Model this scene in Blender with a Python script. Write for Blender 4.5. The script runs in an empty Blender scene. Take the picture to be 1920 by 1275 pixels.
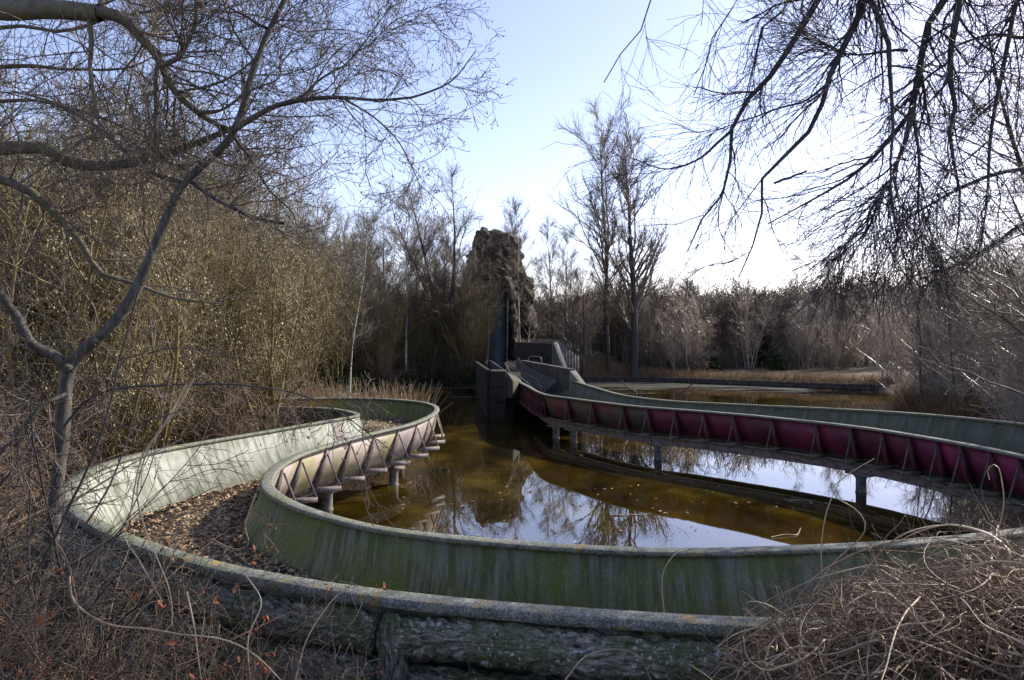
import bpy, math, random
import numpy as np
from mathutils import Vector, Matrix

# ------------------------------------------------------------------ camera, sky, sun, exposure
scn = bpy.context.scene
COL = scn.collection
EYE = 4.2                                    # metres above the pond
FPX = 1300.0                                 # focal length in photo pixels (1920 wide)
cam_d = bpy.data.cameras.new('camera')
cam_d.sensor_width = 36.0
cam_d.lens = 36.0 * FPX / 1920.0
cam_d.clip_start, cam_d.clip_end = 0.05, 2000
cam = bpy.data.objects.new('camera', cam_d)
COL.objects.link(cam)
cam.location = (0, 0, EYE)
cam.rotation_euler = (math.radians(90), 0, 0)
scn.camera = cam

SUN_AZ, SUN_EL = 58.0, 33.0
world = bpy.data.worlds.new('World')
scn.world = world
world.use_nodes = True
wn = world.node_tree
bg = wn.nodes['Background']
sky = wn.nodes.new('ShaderNodeTexSky')
sky.sky_type = 'NISHITA'
sky.sun_disc = False
sky.sun_elevation = math.radians(SUN_EL)
sky.sun_rotation = math.radians(SUN_AZ)
sky.air_density = 1.0
sky.dust_density = 0.6
sky.ozone_density = 1.6
tint = wn.nodes.new('ShaderNodeMix')          # white balance of the photograph
tint.data_type = 'RGBA'
tint.blend_type = 'MULTIPLY'
tint.inputs[0].default_value = 1.0
tint.inputs[7].default_value = (1.23, 1.02, 1.08, 1)
wn.links.new(sky.outputs[0], tint.inputs[6])
wn.links.new(tint.outputs[2], bg.inputs[0])
bg.inputs[1].default_value = 0.128

sun_d = bpy.data.lights.new('sun', 'SUN')
sun_d.energy = 4.4
sun_d.angle = math.radians(0.5)
sun_d.color = (1.0, 0.92, 0.78)
sun = bpy.data.objects.new('sun', sun_d)
COL.objects.link(sun)
a, e = math.radians(SUN_AZ), math.radians(SUN_EL)
SUNV = Vector((math.sin(a) * math.cos(e), math.cos(a) * math.cos(e), math.sin(e)))
sun.rotation_euler = SUNV.to_track_quat('Z', 'Y').to_euler()
sun.location = SUNV * 100

vs = scn.view_settings
vs.view_transform = 'Standard'
vs.look = 'None'
vs.gamma = 1.0
vs.use_curve_mapping = False
vs.exposure = 1.05
scn.cycles.max_bounces = 8
scn.cycles.diffuse_bounces = 3
scn.cycles.use_adaptive_sampling = True
scn.cycles.use_denoising = True

# ------------------------------------------------------------------ helpers
def at(px, py, Y):
    """photo pixel at a real distance Y -> point in the place"""
    return ((px - 960.0) * Y / FPX, Y, EYE - (py - 638.0) * Y / FPX)

def mesh_np(name, V, faces):
    """V (n,3); faces: list of index arrays, each (m,k)"""
    me = bpy.data.meshes.new(name)
    V = np.asarray(V, dtype=np.float32)
    me.vertices.add(len(V))
    me.vertices.foreach_set('co', V.ravel())
    nl = sum(f.size for f in faces)
    npoly = sum(len(f) for f in faces)
    me.loops.add(nl)
    me.polygons.add(npoly)
    me.loops.foreach_set('vertex_index', np.concatenate([f.ravel() for f in faces]).astype(np.int32))
    tot = np.concatenate([np.full(len(f), f.shape[1]) for f in faces]).astype(np.int32)
    start = np.concatenate([[0], np.cumsum(tot)[:-1]]).astype(np.int32)
    me.polygons.foreach_set('loop_start', start)
    me.polygons.foreach_set('loop_total', tot)
    me.update(calc_edges=True)
    return me

def smooth(me, on=True):
    me.polygons.foreach_set('use_smooth', np.full(len(me.polygons), on))

def link(name, me, mat=None, parent=None, kind=None):
    o = bpy.data.objects.new(name, me)
    COL.objects.link(o)
    if mat is not None and me is not None and len(me.materials) == 0:
        for m in (mat if isinstance(mat, (list, tuple)) else [mat]):
            me.materials.append(m)
    if parent is not None:
        o.parent = parent
    if kind:
        o['kind'] = kind
    return o

def tag(o, label, cat, group=None):
    o['label'] = label
    o['category'] = cat
    if group:
        o['group'] = group
    return o

def thing(name, label, cat, loc=(0, 0, 0), rz=0.0, group=None):
    o = bpy.data.objects.new(name, None)
    o.empty_display_size = 0.2
    COL.objects.link(o)
    o.location = loc
    o.rotation_euler = (0, 0, rz)
    return tag(o, label, cat, group)

def copy_thing(root, loc, rz, scale, label=None, group=None):
    r = root.copy()
    COL.objects.link(r)
    r.location = loc
    r.rotation_euler = (root.rotation_euler[0], root.rotation_euler[1], rz)
    r.scale = scale if isinstance(scale, (tuple, list)) else (scale,) * 3
    if label:
        r['label'] = label
    if group:
        r['group'] = group
    for ch in list(root.children):
        c = ch.copy()
        COL.objects.link(c)
        c.parent = r
        for g in list(ch.children):
            d = g.copy()
            COL.objects.link(d)
            d.parent = c
    return r

# ---- tubes
def tubes(batches):
    """batches: list of (P (M,N,3), R (M,N), sides) -> V, faces"""
    Vs, Fs, off = [], [], 0
    for P, R, S in batches:
        P = np.asarray(P, float)
        R = np.asarray(R, float)
        M, N = P.shape[:2]
        if M == 0:
            continue
        T = np.gradient(P, axis=1)
        T /= np.linalg.norm(T, axis=2, keepdims=True) + 1e-12
        D = P[:, -1] - P[:, 0]
        D /= np.linalg.norm(D, axis=1, keepdims=True) + 1e-12
        ref = np.where((np.abs(D[:, 2:3]) > 0.75), np.array([[1.0, 0.1, 0.05]]), np.array([[0.05, 0.1, 1.0]]))
        U = np.cross(T, ref[:, None, :])
        U /= np.linalg.norm(U, axis=2, keepdims=True) + 1e-9
        W = np.cross(T, U)
        th = np.arange(S) * 2 * np.pi / S
        ring = (P[:, :, None, :] + R[:, :, None, None] *
                (U[:, :, None, :] * np.cos(th)[None, None, :, None] + W[:, :, None, :] * np.sin(th)[None, None, :, None]))
        Vs.append(ring.reshape(-1, 3))
        base = (np.arange(M) * N * S)[:, None, None] + (np.arange(N - 1) * S)[None, :, None] + np.arange(S)[None, None, :]
        nxt = (np.arange(M) * N * S)[:, None, None] + (np.arange(N - 1) * S)[None, :, None] + ((np.arange(S) + 1) % S)[None, None, :]
        q = np.stack([base, nxt, nxt + S, base + S], axis=-1).reshape(-1, 4) + off
        Fs.append(q)
        off += M * N * S
    return np.concatenate(Vs), Fs

def tube_obj(name, batches, mat, parent=None, kind=None, z_noise=None):
    V, F = tubes(batches)
    me = mesh_np(name, V, F)
    smooth(me)
    return link(name, me, mat, parent, kind)

def catmull(pts, n):
    """resample a polyline smoothly to n points (uniform in arc length)"""
    P = np.asarray(pts, float)
    Q = np.vstack([2 * P[0] - P[1], P, 2 * P[-1] - P[-2]])
    out = []
    for i in range(len(P) - 1):
        p0, p1, p2, p3 = Q[i], Q[i + 1], Q[i + 2], Q[i + 3]
        t = np.linspace(0, 1, 12, endpoint=False)[:, None]
        out.append(0.5 * (2 * p1 + (p2 - p0) * t + (2 * p0 - 5 * p1 + 4 * p2 - p3) * t ** 2 + (3 * p1 - p0 - 3 * p2 + p3) * t ** 3))
    out.append(P[-1:])
    C = np.concatenate(out)
    s = np.concatenate([[0], np.cumsum(np.linalg.norm(np.diff(C[:, :3], axis=0), axis=1))])
    u = np.linspace(0, s[-1], n)
    return np.stack([np.interp(u, s, C[:, k]) for k in range(C.shape[1])], axis=1)

def grow(rng, P, R, k, t=(0.2, 1.0), ang=(30, 60), L=None, ratio=None, fall=0.5, rr=0.55, rmax=9, rmin=0.003, n=6, wander=0.12, trop=(0, 0, 0)):
    """k children on every polyline of P: one level of branches, all at once"""
    M, N = P.shape[:2]
    if M == 0:
        return np.zeros((0, n, 3)), np.zeros((0, n))
    idx = np.repeat(np.arange(M), k)
    tt = rng.uniform(t[0], t[1], M * k)
    f = tt * (N - 1)
    i0 = np.minimum(f.astype(int), N - 2)
    w = (f - i0)[:, None]
    a, b = P[idx, i0], P[idx, i0 + 1]
    start = a * (1 - w) + b * w
    rp = R[idx, i0] * (1 - w[:, 0]) + R[idx, i0 + 1] * w[:, 0]
    T = b - a
    T /= np.linalg.norm(T, axis=1, keepdims=True) + 1e-12
    X = rng.normal(size=T.shape)
    X -= (X * T).sum(1, keepdims=True) * T
    X /= np.linalg.norm(X, axis=1, keepdims=True) + 1e-12
    an = np.radians(rng.uniform(ang[0], ang[1], len(T)))[:, None]
    d = np.cos(an) * T + np.sin(an) * X
    if L is None:
        pl = np.linalg.norm(np.diff(P, axis=1), axis=2).sum(1)[idx]
        ln = pl * ratio
    else:
        ln = np.full(len(T), float(L))
    ln = ln * rng.uniform(0.55, 1.3, len(T)) * (1 - fall * tt)
    return walk(rng, start, d, ln, np.clip(rp * rr, rmin, rmax), rmin, n, wander, trop)

def walk(rng, start, d, ln, r0, r1, n, wander, trop):
    M = len(start)
    P = np.zeros((M, n, 3))
    P[:, 0] = start
    step = (ln / (n - 1))[:, None]
    trop = np.asarray(trop, float)
    for i in range(1, n):
        d = d + rng.normal(size=d.shape) * wander + trop
        d = d / (np.linalg.norm(d, axis=1, keepdims=True) + 1e-12)
        P[:, i] = P[:, i - 1] + d * step
    R = np.asarray(r0)[:, None] * (1 - np.linspace(0, 1, n))[None, :] + np.minimum(r1, r0)[:, None] * np.linspace(0, 1, n)[None, :] \
        if np.ndim(r1) or True else None
    return P, R

def box_np(c, half, axes=None):
    """8 verts, 6 quads of an oriented box"""
    c = np.asarray(c, float)
    ax = np.eye(3) if axes is None else np.asarray(axes, float)
    s = np.array([[-1, -1, -1], [1, -1, -1], [1, 1, -1], [-1, 1, -1], [-1, -1, 1], [1, -1, 1], [1, 1, 1], [-1, 1, 1]], float)
    V = c + (s * np.asarray(half, float)) @ ax
    F = np.array([[0, 3, 2, 1], [4, 5, 6, 7], [0, 1, 5, 4], [1, 2, 6, 5], [2, 3, 7, 6], [3, 0, 4, 7]])
    return V, F

def bar_np(p, q, w, h, up=(0, 0, 1)):
    p, q = np.asarray(p, float), np.asarray(q, float)
    t = q - p
    L = np.linalg.norm(t)
    t = t / L
    u = np.cross(t, up)
    u /= np.linalg.norm(u)
    v = np.cross(u, t)
    return box_np((p + q) / 2, (L / 2, w / 2, h / 2), [t, u, v])

def join(parts):
    Vs, Fs, off = [], {}, 0
    for V, F in parts:
        Vs.append(V)
        Fs.setdefault(F.shape[1], []).append(F + off)
        off += len(V)
    return np.concatenate(Vs), [np.concatenate(v) for v in Fs.values()]

def sweep(path_pts, uvec, profile, closed=True, cap=True):
    """profile: list of (offset along uvec, dz); either shared or per-section arrays. returns V, faces, uv per vertex(arc, prof)"""
    n = len(path_pts)
    pr = np.asarray(profile, float)
    if pr.ndim == 2:
        pr = np.repeat(pr[None], n, 0)
    m = pr.shape[1]
    V = path_pts[:, None, :] + uvec[:, None, :] * pr[:, :, 0:1]
    V[:, :, 2] += pr[:, :, 1]
    s = np.concatenate([[0], np.cumsum(np.linalg.norm(np.diff(path_pts[:, :2], axis=0), axis=1))])
    js = np.arange(m if closed else m - 1)
    i = np.arange(n - 1)[:, None]
    q = np.stack([i * m + js, i * m + (js + 1) % m, (i + 1) * m + (js + 1) % m, (i + 1) * m + js], -1).reshape(-1, 4)
    F = [q]
    if cap and closed:
        F.append(np.arange(m)[None, ::-1])
        F.append(((n - 1) * m + np.arange(m))[None])
    uv = np.stack([np.repeat(s[:, None], m, 1), V[:, :, 2]], -1).reshape(-1, 2)
    return V.reshape(-1, 3), F, uv

def set_uv(me, uv):
    lay = me.uv_layers.new(name='uv')
    vi = np.zeros(len(me.loops), dtype=np.int32)
    me.loops.foreach_get('vertex_index', vi)
    lay.data.foreach_set('uv', uv[vi].astype(np.float32).ravel())

def vnoise(P, seed=0):
    """cheap smooth value noise on (n,3) points, -1..1"""
    P = np.asarray(P, float)
    i = np.floor(P).astype(np.int64)
    f = P - i
    f = f * f * (3 - 2 * f)
    def h(a):
        n = (a[:, 0] * 374761393 + a[:, 1] * 668265263 + a[:, 2] * 2147483647 + seed * 974711) & 0xFFFFFFFF
        n = ((n ^ (n >> 13)) * 1274126177) & 0xFFFFFFFF
        return ((n ^ (n >> 16)) & 0xFFFF) / 32767.5 - 1
    r = 0
    for dx in (0, 1):
        for dy in (0, 1):
            for dz in (0, 1):
                w = (f[:, 0] if dx else 1 - f[:, 0]) * (f[:, 1] if dy else 1 - f[:, 1]) * (f[:, 2] if dz else 1 - f[:, 2])
                r = r + w * h(i + np.array([dx, dy, dz]))
    return r

def fbm(P, oct=4, seed=0):
    s, a, r = 1.0, 0.5, 0
    for k in range(oct):
        r = r + a * vnoise(np.asarray(P) * s, seed + k)
        s *= 2.03
        a *= 0.5
    return r

# ------------------------------------------------------------------ materials
def new_mat(name):
    m = bpy.data.materials.new(name)
    m.use_nodes = True
    nt = m.node_tree
    return m, nt, nt.nodes['Principled BSDF']

def noise_node(nt, scale, detail=5, rough=0.6, coord='Object', stretch=(1, 1, 1), vec=None):
    if vec is None:
        tc = nt.nodes.new('ShaderNodeTexCoord')
        vec = tc.outputs[coord]
    mp = nt.nodes.new('ShaderNodeMapping')
    mp.inputs['Scale'].default_value = stretch
    nt.links.new(vec, mp.inputs[0])
    n = nt.nodes.new('ShaderNodeTexNoise')
    n.inputs['Scale'].default_value = scale
    n.inputs['Detail'].default_value = detail
    n.inputs['Roughness'].default_value = rough
    nt.links.new(mp.outputs[0], n.inputs['Vector'])
    return n.outputs['Fac']

def ramp(nt, fac, stops):
    r = nt.nodes.new('ShaderNodeValToRGB')
    el = r.color_ramp.elements
    while len(el) < len(stops):
        el.new(0.5)
    for s, (p, c) in zip(el, stops):
        s.position = p
        s.color = (c[0], c[1], c[2], 1) if not np.isscalar(c) else (c, c, c, 1)
    nt.links.new(fac, r.inputs[0])
    return r.outputs[0]

def mix(nt, fac, a, b):
    m = nt.nodes.new('ShaderNodeMix')
    m.data_type = 'RGBA'
    for v, s in ((fac, m.inputs[0]), (a, m.inputs[6]), (b, m.inputs[7])):
        if hasattr(v, 'is_output') or isinstance(v, bpy.types.NodeSocket):
            nt.links.new(v, s)
        elif np.isscalar(v):
            s.default_value = v
        else:
            s.default_value = (v[0], v[1], v[2], 1)
    return m.outputs[2]

def bump(nt, bsdf, fac, strength, dist=0.02):
    b = nt.nodes.new('ShaderNodeBump')
    b.inputs['Strength'].default_value = strength
    b.inputs['Distance'].default_value = dist
    nt.links.new(fac, b.inputs['Height'])
    nt.links.new(b.outputs[0], bsdf.inputs['Normal'])

def simple(name, stops, scale, rough=0.8, bstr=0.4, bdist=0.01, stretch=(1, 1, 1), spec=0.3, detail=6):
    m, nt, b = new_mat(name)
    f = noise_node(nt, scale, detail, 0.65, stretch=stretch)
    nt.links.new(ramp(nt, f, stops), b.inputs['Base Color'])
    b.inputs['Roughness'].default_value = rough
    b.inputs['Specular IOR Level'].default_value = spec
    if bstr:
        bump(nt, b, f, bstr, bdist)
    return m

M = {}
M['bark_grey'] = simple('bark_grey', [(0.32, (0.022, 0.020, 0.017)), (0.5, (0.055, 0.051, 0.044)), (0.70, (0.12, 0.112, 0.098))], 19, 0.65, 0.5, 0.01, (1, 1, 0.35))
M['bark_moss'] = simple('bark_moss', [(0.3, (0.05, 0.04, 0.035)), (0.5, (0.12, 0.11, 0.09)), (0.62, (0.075, 0.085, 0.035)), (0.8, (0.17, 0.16, 0.14))], 7, 0.75, 0.6, 0.012)
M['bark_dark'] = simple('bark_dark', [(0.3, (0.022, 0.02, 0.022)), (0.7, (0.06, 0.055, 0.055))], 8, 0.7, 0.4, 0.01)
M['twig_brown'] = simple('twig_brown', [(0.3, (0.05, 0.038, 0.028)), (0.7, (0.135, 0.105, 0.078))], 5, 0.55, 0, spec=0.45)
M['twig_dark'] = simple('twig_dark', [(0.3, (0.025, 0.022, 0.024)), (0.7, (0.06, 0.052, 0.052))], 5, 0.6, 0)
M['twig_olive'] = simple('twig_olive', [(0.3, (0.075, 0.057, 0.022)), (0.7, (0.225, 0.172, 0.068))], 3, 0.55, 0, spec=0.4)
M['twig_grey'] = simple('twig_grey', [(0.3, (0.085, 0.066, 0.048)), (0.7, (0.20, 0.162, 0.122))], 3, 0.6, 0)
M['twig_pale'] = simple('twig_pale', [(0.3, (0.20, 0.145, 0.095)), (0.7, (0.48, 0.39, 0.29))], 3, 0.33, 0, spec=0.9)
M['twig_red'] = simple('twig_red', [(0.3, (0.055, 0.038, 0.024)), (0.7, (0.19, 0.135, 0.088))], 3, 0.55, 0, spec=0.45)
M['far_wood'] = simple('far_wood', [(0.35, (0.08, 0.062, 0.047)), (0.65, (0.16, 0.126, 0.097))], 0.15, 0.9, 0)
M['birch'] = simple('birch_bark', [(0.35, (0.08, 0.075, 0.07)), (0.46, (0.45, 0.44, 0.41)), (0.8, (0.6, 0.58, 0.55))], 3.5, 0.6, 0.1, 0.005, (1, 1, 3))
M['trunk'] = simple('trunk_bark', [(0.3, (0.045, 0.038, 0.032)), (0.7, (0.12, 0.10, 0.085))], 4, 0.85, 0.6, 0.03, (1, 1, 0.25))
M['vine'] = simple('dry_vine', [(0.25, (0.13, 0.085, 0.05)), (0.5, (0.33, 0.245, 0.155)), (0.75, (0.62, 0.52, 0.37))], 2.2, 0.5, 0.25, 0.003, spec=0.4)
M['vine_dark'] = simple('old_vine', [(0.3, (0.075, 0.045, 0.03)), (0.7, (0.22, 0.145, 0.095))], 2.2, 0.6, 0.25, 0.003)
M['catkin'] = simple('catkin', [(0.3, (0.42, 0.37, 0.20)), (0.7, (0.62, 0.58, 0.38))], 40, 0.8, 0)
M['dry_leaf'] = simple('dry_leaf', [(0.3, (0.16, 0.045, 0.018)), (0.7, (0.36, 0.12, 0.045))], 3, 0.7, 0)
M['litter'] = simple('leaf_litter', [(0.32, (0.07, 0.042, 0.026)), (0.47, (0.26, 0.17, 0.10)), (0.58, (0.44, 0.33, 0.215)), (0.72, (0.62, 0.52, 0.40))], 7, 0.8, 0)
M['reed_pale'] = simple('pale_reed', [(0.3, (0.22, 0.15, 0.09)), (0.7, (0.46, 0.35, 0.23))], 2, 0.8, 0)
M['reed'] = simple('dry_reed', [(0.3, (0.11, 0.06, 0.026)), (0.5, (0.19, 0.115, 0.055)), (0.7, (0.32, 0.21, 0.115))], 2, 0.8, 0)
M['evergreen'] = simple('green_leaf', [(0.3, (0.02, 0.035, 0.012)), (0.7, (0.06, 0.09, 0.025))], 3, 0.5, 0)

def mk_ground():
    m, nt, b = new_mat('forest_floor')
    f1 = noise_node(nt, 0.35, 6)
    f2 = noise_node(nt, 9.0, 8, 0.75)
    c1 = ramp(nt, f2, [(0.25, (0.03, 0.022, 0.015)), (0.5, (0.085, 0.06, 0.038)), (0.75, (0.20, 0.145, 0.09))])
    c2 = ramp(nt, f2, [(0.3, (0.03, 0.03, 0.012)), (0.7, (0.10, 0.095, 0.04))])
    nt.links.new(mix(nt, ramp(nt, f1, [(0.45, 0.0), (0.62, 1.0)]), c1, c2), b.inputs['Base Color'])
    b.inputs['Roughness'].default_value = 0.95
    bump(nt, b, f2, 0.9, 0.06)
    return m
M['ground'] = mk_ground()

def mk_water():
    m = bpy.data.materials.new('pond_water')
    m.use_nodes = True
    nt = m.node_tree
    nt.nodes.clear()
    out = nt.nodes.new('ShaderNodeOutputMaterial')
    dif = nt.nodes.new('ShaderNodeBsdfDiffuse')
    f = noise_node(nt, 0.55, 7, 0.6, stretch=(1, 0.6, 1))
    nt.links.new(ramp(nt, f, [(0.32, (0.008, 0.0055, 0.001)), (0.52, (0.028, 0.0185, 0.002)), (0.72, (0.080, 0.053, 0.007))]), dif.inputs[0])
    gl = nt.nodes.new('ShaderNodeBsdfGlossy')
    gl.inputs['Roughness'].default_value = 0.015
    gl.inputs['Color'].default_value = (0.95, 0.97, 1.0, 1)
    fr = nt.nodes.new('ShaderNodeFresnel')
    fr.inputs['IOR'].default_value = 2.1
    rip = noise_node(nt, 2.2, 3, 0.5, stretch=(1, 0.45, 1))
    bp = nt.nodes.new('ShaderNodeBump')
    bp.inputs['Strength'].default_value = 0.05
    bp.inputs['Distance'].default_value = 0.02
    nt.links.new(rip, bp.inputs['Height'])
    nt.links.new(bp.outputs[0], gl.inputs['Normal'])
    mx = nt.nodes.new('ShaderNodeMixShader')
    nt.links.new(fr.outputs[0], mx.inputs[0])
    nt.links.new(dif.outputs[0], mx.inputs[1])
    nt.links.new(gl.outputs[0], mx.inputs[2])
    # rafts of grey scum on the far water
    tc = nt.nodes.new('ShaderNodeTexCoord')
    sx = nt.nodes.new('ShaderNodeSeparateXYZ')
    nt.links.new(tc.outputs['Object'], sx.inputs[0])
    mr = nt.nodes.new('ShaderNodeMapRange')
    mr.inputs['From Min'].default_value = 42
    mr.inputs['From Max'].default_value = 66
    mr.inputs['To Min'].default_value = -0.25
    mr.inputs['To Max'].default_value = 0.12
    nt.links.new(sx.outputs[1], mr.inputs[0])
    sc = noise_node(nt, 0.22, 6, 0.65, stretch=(0.45, 1.4, 1))
    ad = nt.nodes.new('ShaderNodeMath')
    nt.links.new(sc, ad.inputs[0])
    nt.links.new(mr.outputs[0], ad.inputs[1])
    sd_ = nt.nodes.new('ShaderNodeBsdfPrincipled')
    sd_.inputs['Base Color'].default_value = (0.085, 0.082, 0.066, 1)
    sd_.inputs['Roughness'].default_value = 0.35
    m2 = nt.nodes.new('ShaderNodeMixShader')
    nt.links.new(ramp(nt, ad.outputs[0], [(0.5, 0.0), (0.56, 0.8)]), m2.inputs[0])
    nt.links.new(mx.outputs[0], m2.inputs[1])
    nt.links.new(sd_.outputs[0], m2.inputs[2])
    nt.links.new(m2.outputs[0], out.inputs[0])
    return m
M['water'] = mk_water()

def mk_wall(name, base, streak, algae, algae_amt, lo=0.42, extra=None, u_split=None):
    """weathered flume wall: uv = (arc length, height); streaks run down, algae in patches, optional second look past u_split"""
    m, nt, b = new_mat(name)
    st = noise_node(nt, 1.0, 6, 0.7, coord='UV', stretch=(7.0, 0.7, 1))
    pt = noise_node(nt, 1.3, 8, 0.7)
    sp = noise_node(nt, 42, 6, 0.82)
    c = mix(nt, ramp(nt, st, [(lo + 0.02, 0.0), (lo + 0.14, 1.0)]), base, streak)
    al = ramp(nt, pt, [(0.55 - algae_amt * 0.3, 0.0), (0.75 - algae_amt * 0.3, 1.0)])
    c = mix(nt, al, c, algae)
    st2 = noise_node(nt, 1.0, 5, 0.7, coord='UV', stretch=(16.0, 1.1, 1))
    c = mix(nt, ramp(nt, st2, [(0.58, 0.0), (0.70, 0.55)]), c, [x * 1.9 + 0.03 for x in base])
    c = mix(nt, ramp(nt, sp, [(0.55, 0.0), (0.66, 0.85)]), c, [x * 0.3 for x in base])
    c = mix(nt, ramp(nt, sp, [(0.34, 0.7), (0.44, 0.0)]), c, [x * 1.8 for x in base])
    if u_split is not None:
        tc = nt.nodes.new('ShaderNodeTexCoord')
        sx = nt.nodes.new('ShaderNodeSeparateXYZ')
        nt.links.new(tc.outputs['UV'], sx.inputs[0])
        for (u0, u1, col2, dark2) in u_split:
            mr = nt.nodes.new('ShaderNodeMapRange')
            mr.inputs['From Min'].default_value = u0
            mr.inputs['From Max'].default_value = u1
            nt.links.new(sx.outputs[0], mr.inputs[0])
            c2 = mix(nt, ramp(nt, st, [(0.46, 0.0), (0.60, 0.85)]), col2, dark2)
            c2 = mix(nt, ramp(nt, pt, [(0.48, 0.0), (0.62, 0.6)]), c2, [x * 1.6 for x in dark2])
            c2 = mix(nt, ramp(nt, st2, [(0.56, 0.0), (0.66, 0.8)]), c2, [x * 1.25 for x in col2])
            c2 = mix(nt, ramp(nt, sp, [(0.54, 0.0), (0.64, 0.6)]), c2, dark2)
            c = mix(nt, mr.outputs[0], c, c2)
    nt.links.new(c, b.inputs['Base Color'])
    b.inputs['Roughness'].default_value = 0.7
    b.inputs['Specular IOR Level'].default_value = 0.35
    bump(nt, b, sp, 0.5, 0.012)
    return m

def mk_rim():
    m, nt, b = new_mat('weathered_rim')
    f = noise_node(nt, 11, 9, 0.82)
    g = noise_node(nt, 1.6, 6, 0.7)
    l = noise_node(nt, 4.3, 6, 0.75)
    c = ramp(nt, f, [(0.36, (0.028, 0.03, 0.022)), (0.5, (0.11, 0.115, 0.095)), (0.66, (0.26, 0.265, 0.235))])
    c = mix(nt, ramp(nt, g, [(0.45, 0.0), (0.62, 0.75)]), c, (0.07, 0.095, 0.03))
    q1 = noise_node(nt, 60, 5, 0.8)
    c = mix(nt, ramp(nt, q1, [(0.52, 0.0), (0.60, 0.85)]), c, (0.03, 0.032, 0.022))
    c = mix(nt, ramp(nt, q1, [(0.38, 0.8), (0.46, 0.0)]), c, (0.40, 0.41, 0.37))
    c = mix(nt, ramp(nt, l, [(0.57, 0.0), (0.63, 0.85)]), c, (0.24, 0.15, 0.02))
    nt.links.new(c, b.inputs['Base Color'])
    b.inputs['Roughness'].default_value = 0.75
    bump(nt, b, f, 0.4, 0.01)
    return m
M['rim'] = mk_rim()

def mk_panel(name, base, grime, edge, amt):
    m, nt, b = new_mat(name)
    f = noise_node(nt, 1.1, 8, 0.72)
    s = noise_node(nt, 14, 6, 0.7)
    oi = nt.nodes.new('ShaderNodeObjectInfo')
    c = mix(nt, ramp(nt, f, [(0.62 - amt * 0.3, 0.0), (0.72 - amt * 0.3, 1.0)]), base, grime)
    c = mix(nt, ramp(nt, s, [(0.6, 0.0), (0.7, 0.6)]), c, edge)
    hv = nt.nodes.new('ShaderNodeHueSaturation')
    mr = nt.nodes.new('ShaderNodeMapRange')
    mr.inputs['To Min'].default_value = 0.75
    mr.inputs['To Max'].default_value = 1.2
    nt.links.new(oi.outputs['Random'], mr.inputs[0])
    nt.links.new(mr.outputs[0], hv.inputs['Value'])
    nt.links.new(c, hv.inputs['Color'])
    nt.links.new(hv.outputs[0], b.inputs['Base Color'])
    b.inputs['Roughness'].default_value = 0.55
    bump(nt, b, s, 0.12, 0.01)
    return m
M['panel_red'] = mk_panel('maroon_panel', (0.135, 0.012, 0.038), (0.07, 0.010, 0.026), (0.17, 0.045, 0.06), 0.6)
M['panel_magenta'] = mk_panel('magenta_panel', (0.21, 0.014, 0.07), (0.11, 0.010, 0.042), (0.24, 0.05, 0.09), 0.5)
M['panel_grimy'] = mk_panel('grimy_red_panel', (0.13, 0.016, 0.026), (0.07, 0.062, 0.04), (0.11, 0.09, 0.065), 0.7)
M['panel_pink'] = mk_panel('faded_pink_panel', (0.26, 0.215, 0.21), (0.19, 0.165, 0.125), (0.13, 0.09, 0.095), 0.45)
M['panel_yellow'] = mk_panel('faded_yellow_panel', (0.27, 0.225, 0.205), (0.20, 0.18, 0.085), (0.15, 0.11, 0.095), 0.5)
M['rib_red'] = simple('rusty_red_rib', [(0.35, (0.07, 0.02, 0.03)), (0.6, (0.14, 0.045, 0.05)), (0.75, (0.22, 0.16, 0.13))], 6, 0.7, 0.3)
M['rib_grey'] = simple('weathered_rib', [(0.35, (0.09, 0.065, 0.065)), (0.6, (0.19, 0.15, 0.145)), (0.75, (0.30, 0.26, 0.245))], 6, 0.7, 0.3)
M['stub'] = simple('weathered_stub', [(0.35, (0.09, 0.075, 0.075)), (0.65, (0.24, 0.21, 0.20)), (0.8, (0.36, 0.33, 0.31))], 7, 0.7, 0.3)
M['stub_green'] = simple('mossy_stub', [(0.35, (0.06, 0.05, 0.05)), (0.6, (0.13, 0.14, 0.09)), (0.8, (0.2, 0.18, 0.16))], 7, 0.7, 0.3)
M['girder'] = simple('rusty_girder', [(0.36, (0.06, 0.022, 0.018)), (0.47, (0.14, 0.112, 0.09)), (0.8, (0.22, 0.19, 0.16))], 5.6, 0.75, 0.3, 0.01, (1, 1, 2.5))
M['pillar'] = simple('pillar_paint', [(0.36, (0.05, 0.04, 0.04)), (0.5, (0.12, 0.115, 0.11)), (0.8, (0.22, 0.21, 0.2))], 5, 0.7, 0.3)
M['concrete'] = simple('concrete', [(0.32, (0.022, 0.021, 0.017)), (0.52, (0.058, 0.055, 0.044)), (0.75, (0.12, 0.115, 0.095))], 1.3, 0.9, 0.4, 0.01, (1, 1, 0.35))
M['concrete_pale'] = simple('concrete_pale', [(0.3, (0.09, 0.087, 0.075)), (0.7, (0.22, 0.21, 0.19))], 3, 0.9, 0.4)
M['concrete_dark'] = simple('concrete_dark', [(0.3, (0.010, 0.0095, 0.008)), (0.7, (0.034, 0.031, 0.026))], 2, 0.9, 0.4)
M['steel'] = simple('galvanised_steel', [(0.3, (0.05, 0.048, 0.045)), (0.7, (0.16, 0.155, 0.15))], 4, 0.4, 0)
M['chute'] = simple('chute_liner', [(0.3, (0.022, 0.026, 0.032)), (0.7, (0.06, 0.068, 0.078))], 1.2, 0.75, 0.1, 0.01, (2, 2, 0.3))
M['rock'] = simple('fake_rock', [(0.30, (0.012, 0.0095, 0.008)), (0.5, (0.045, 0.035, 0.027)), (0.70, (0.11, 0.087, 0.069))], 1.6, 0.9, 0.9, 0.2)
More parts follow.
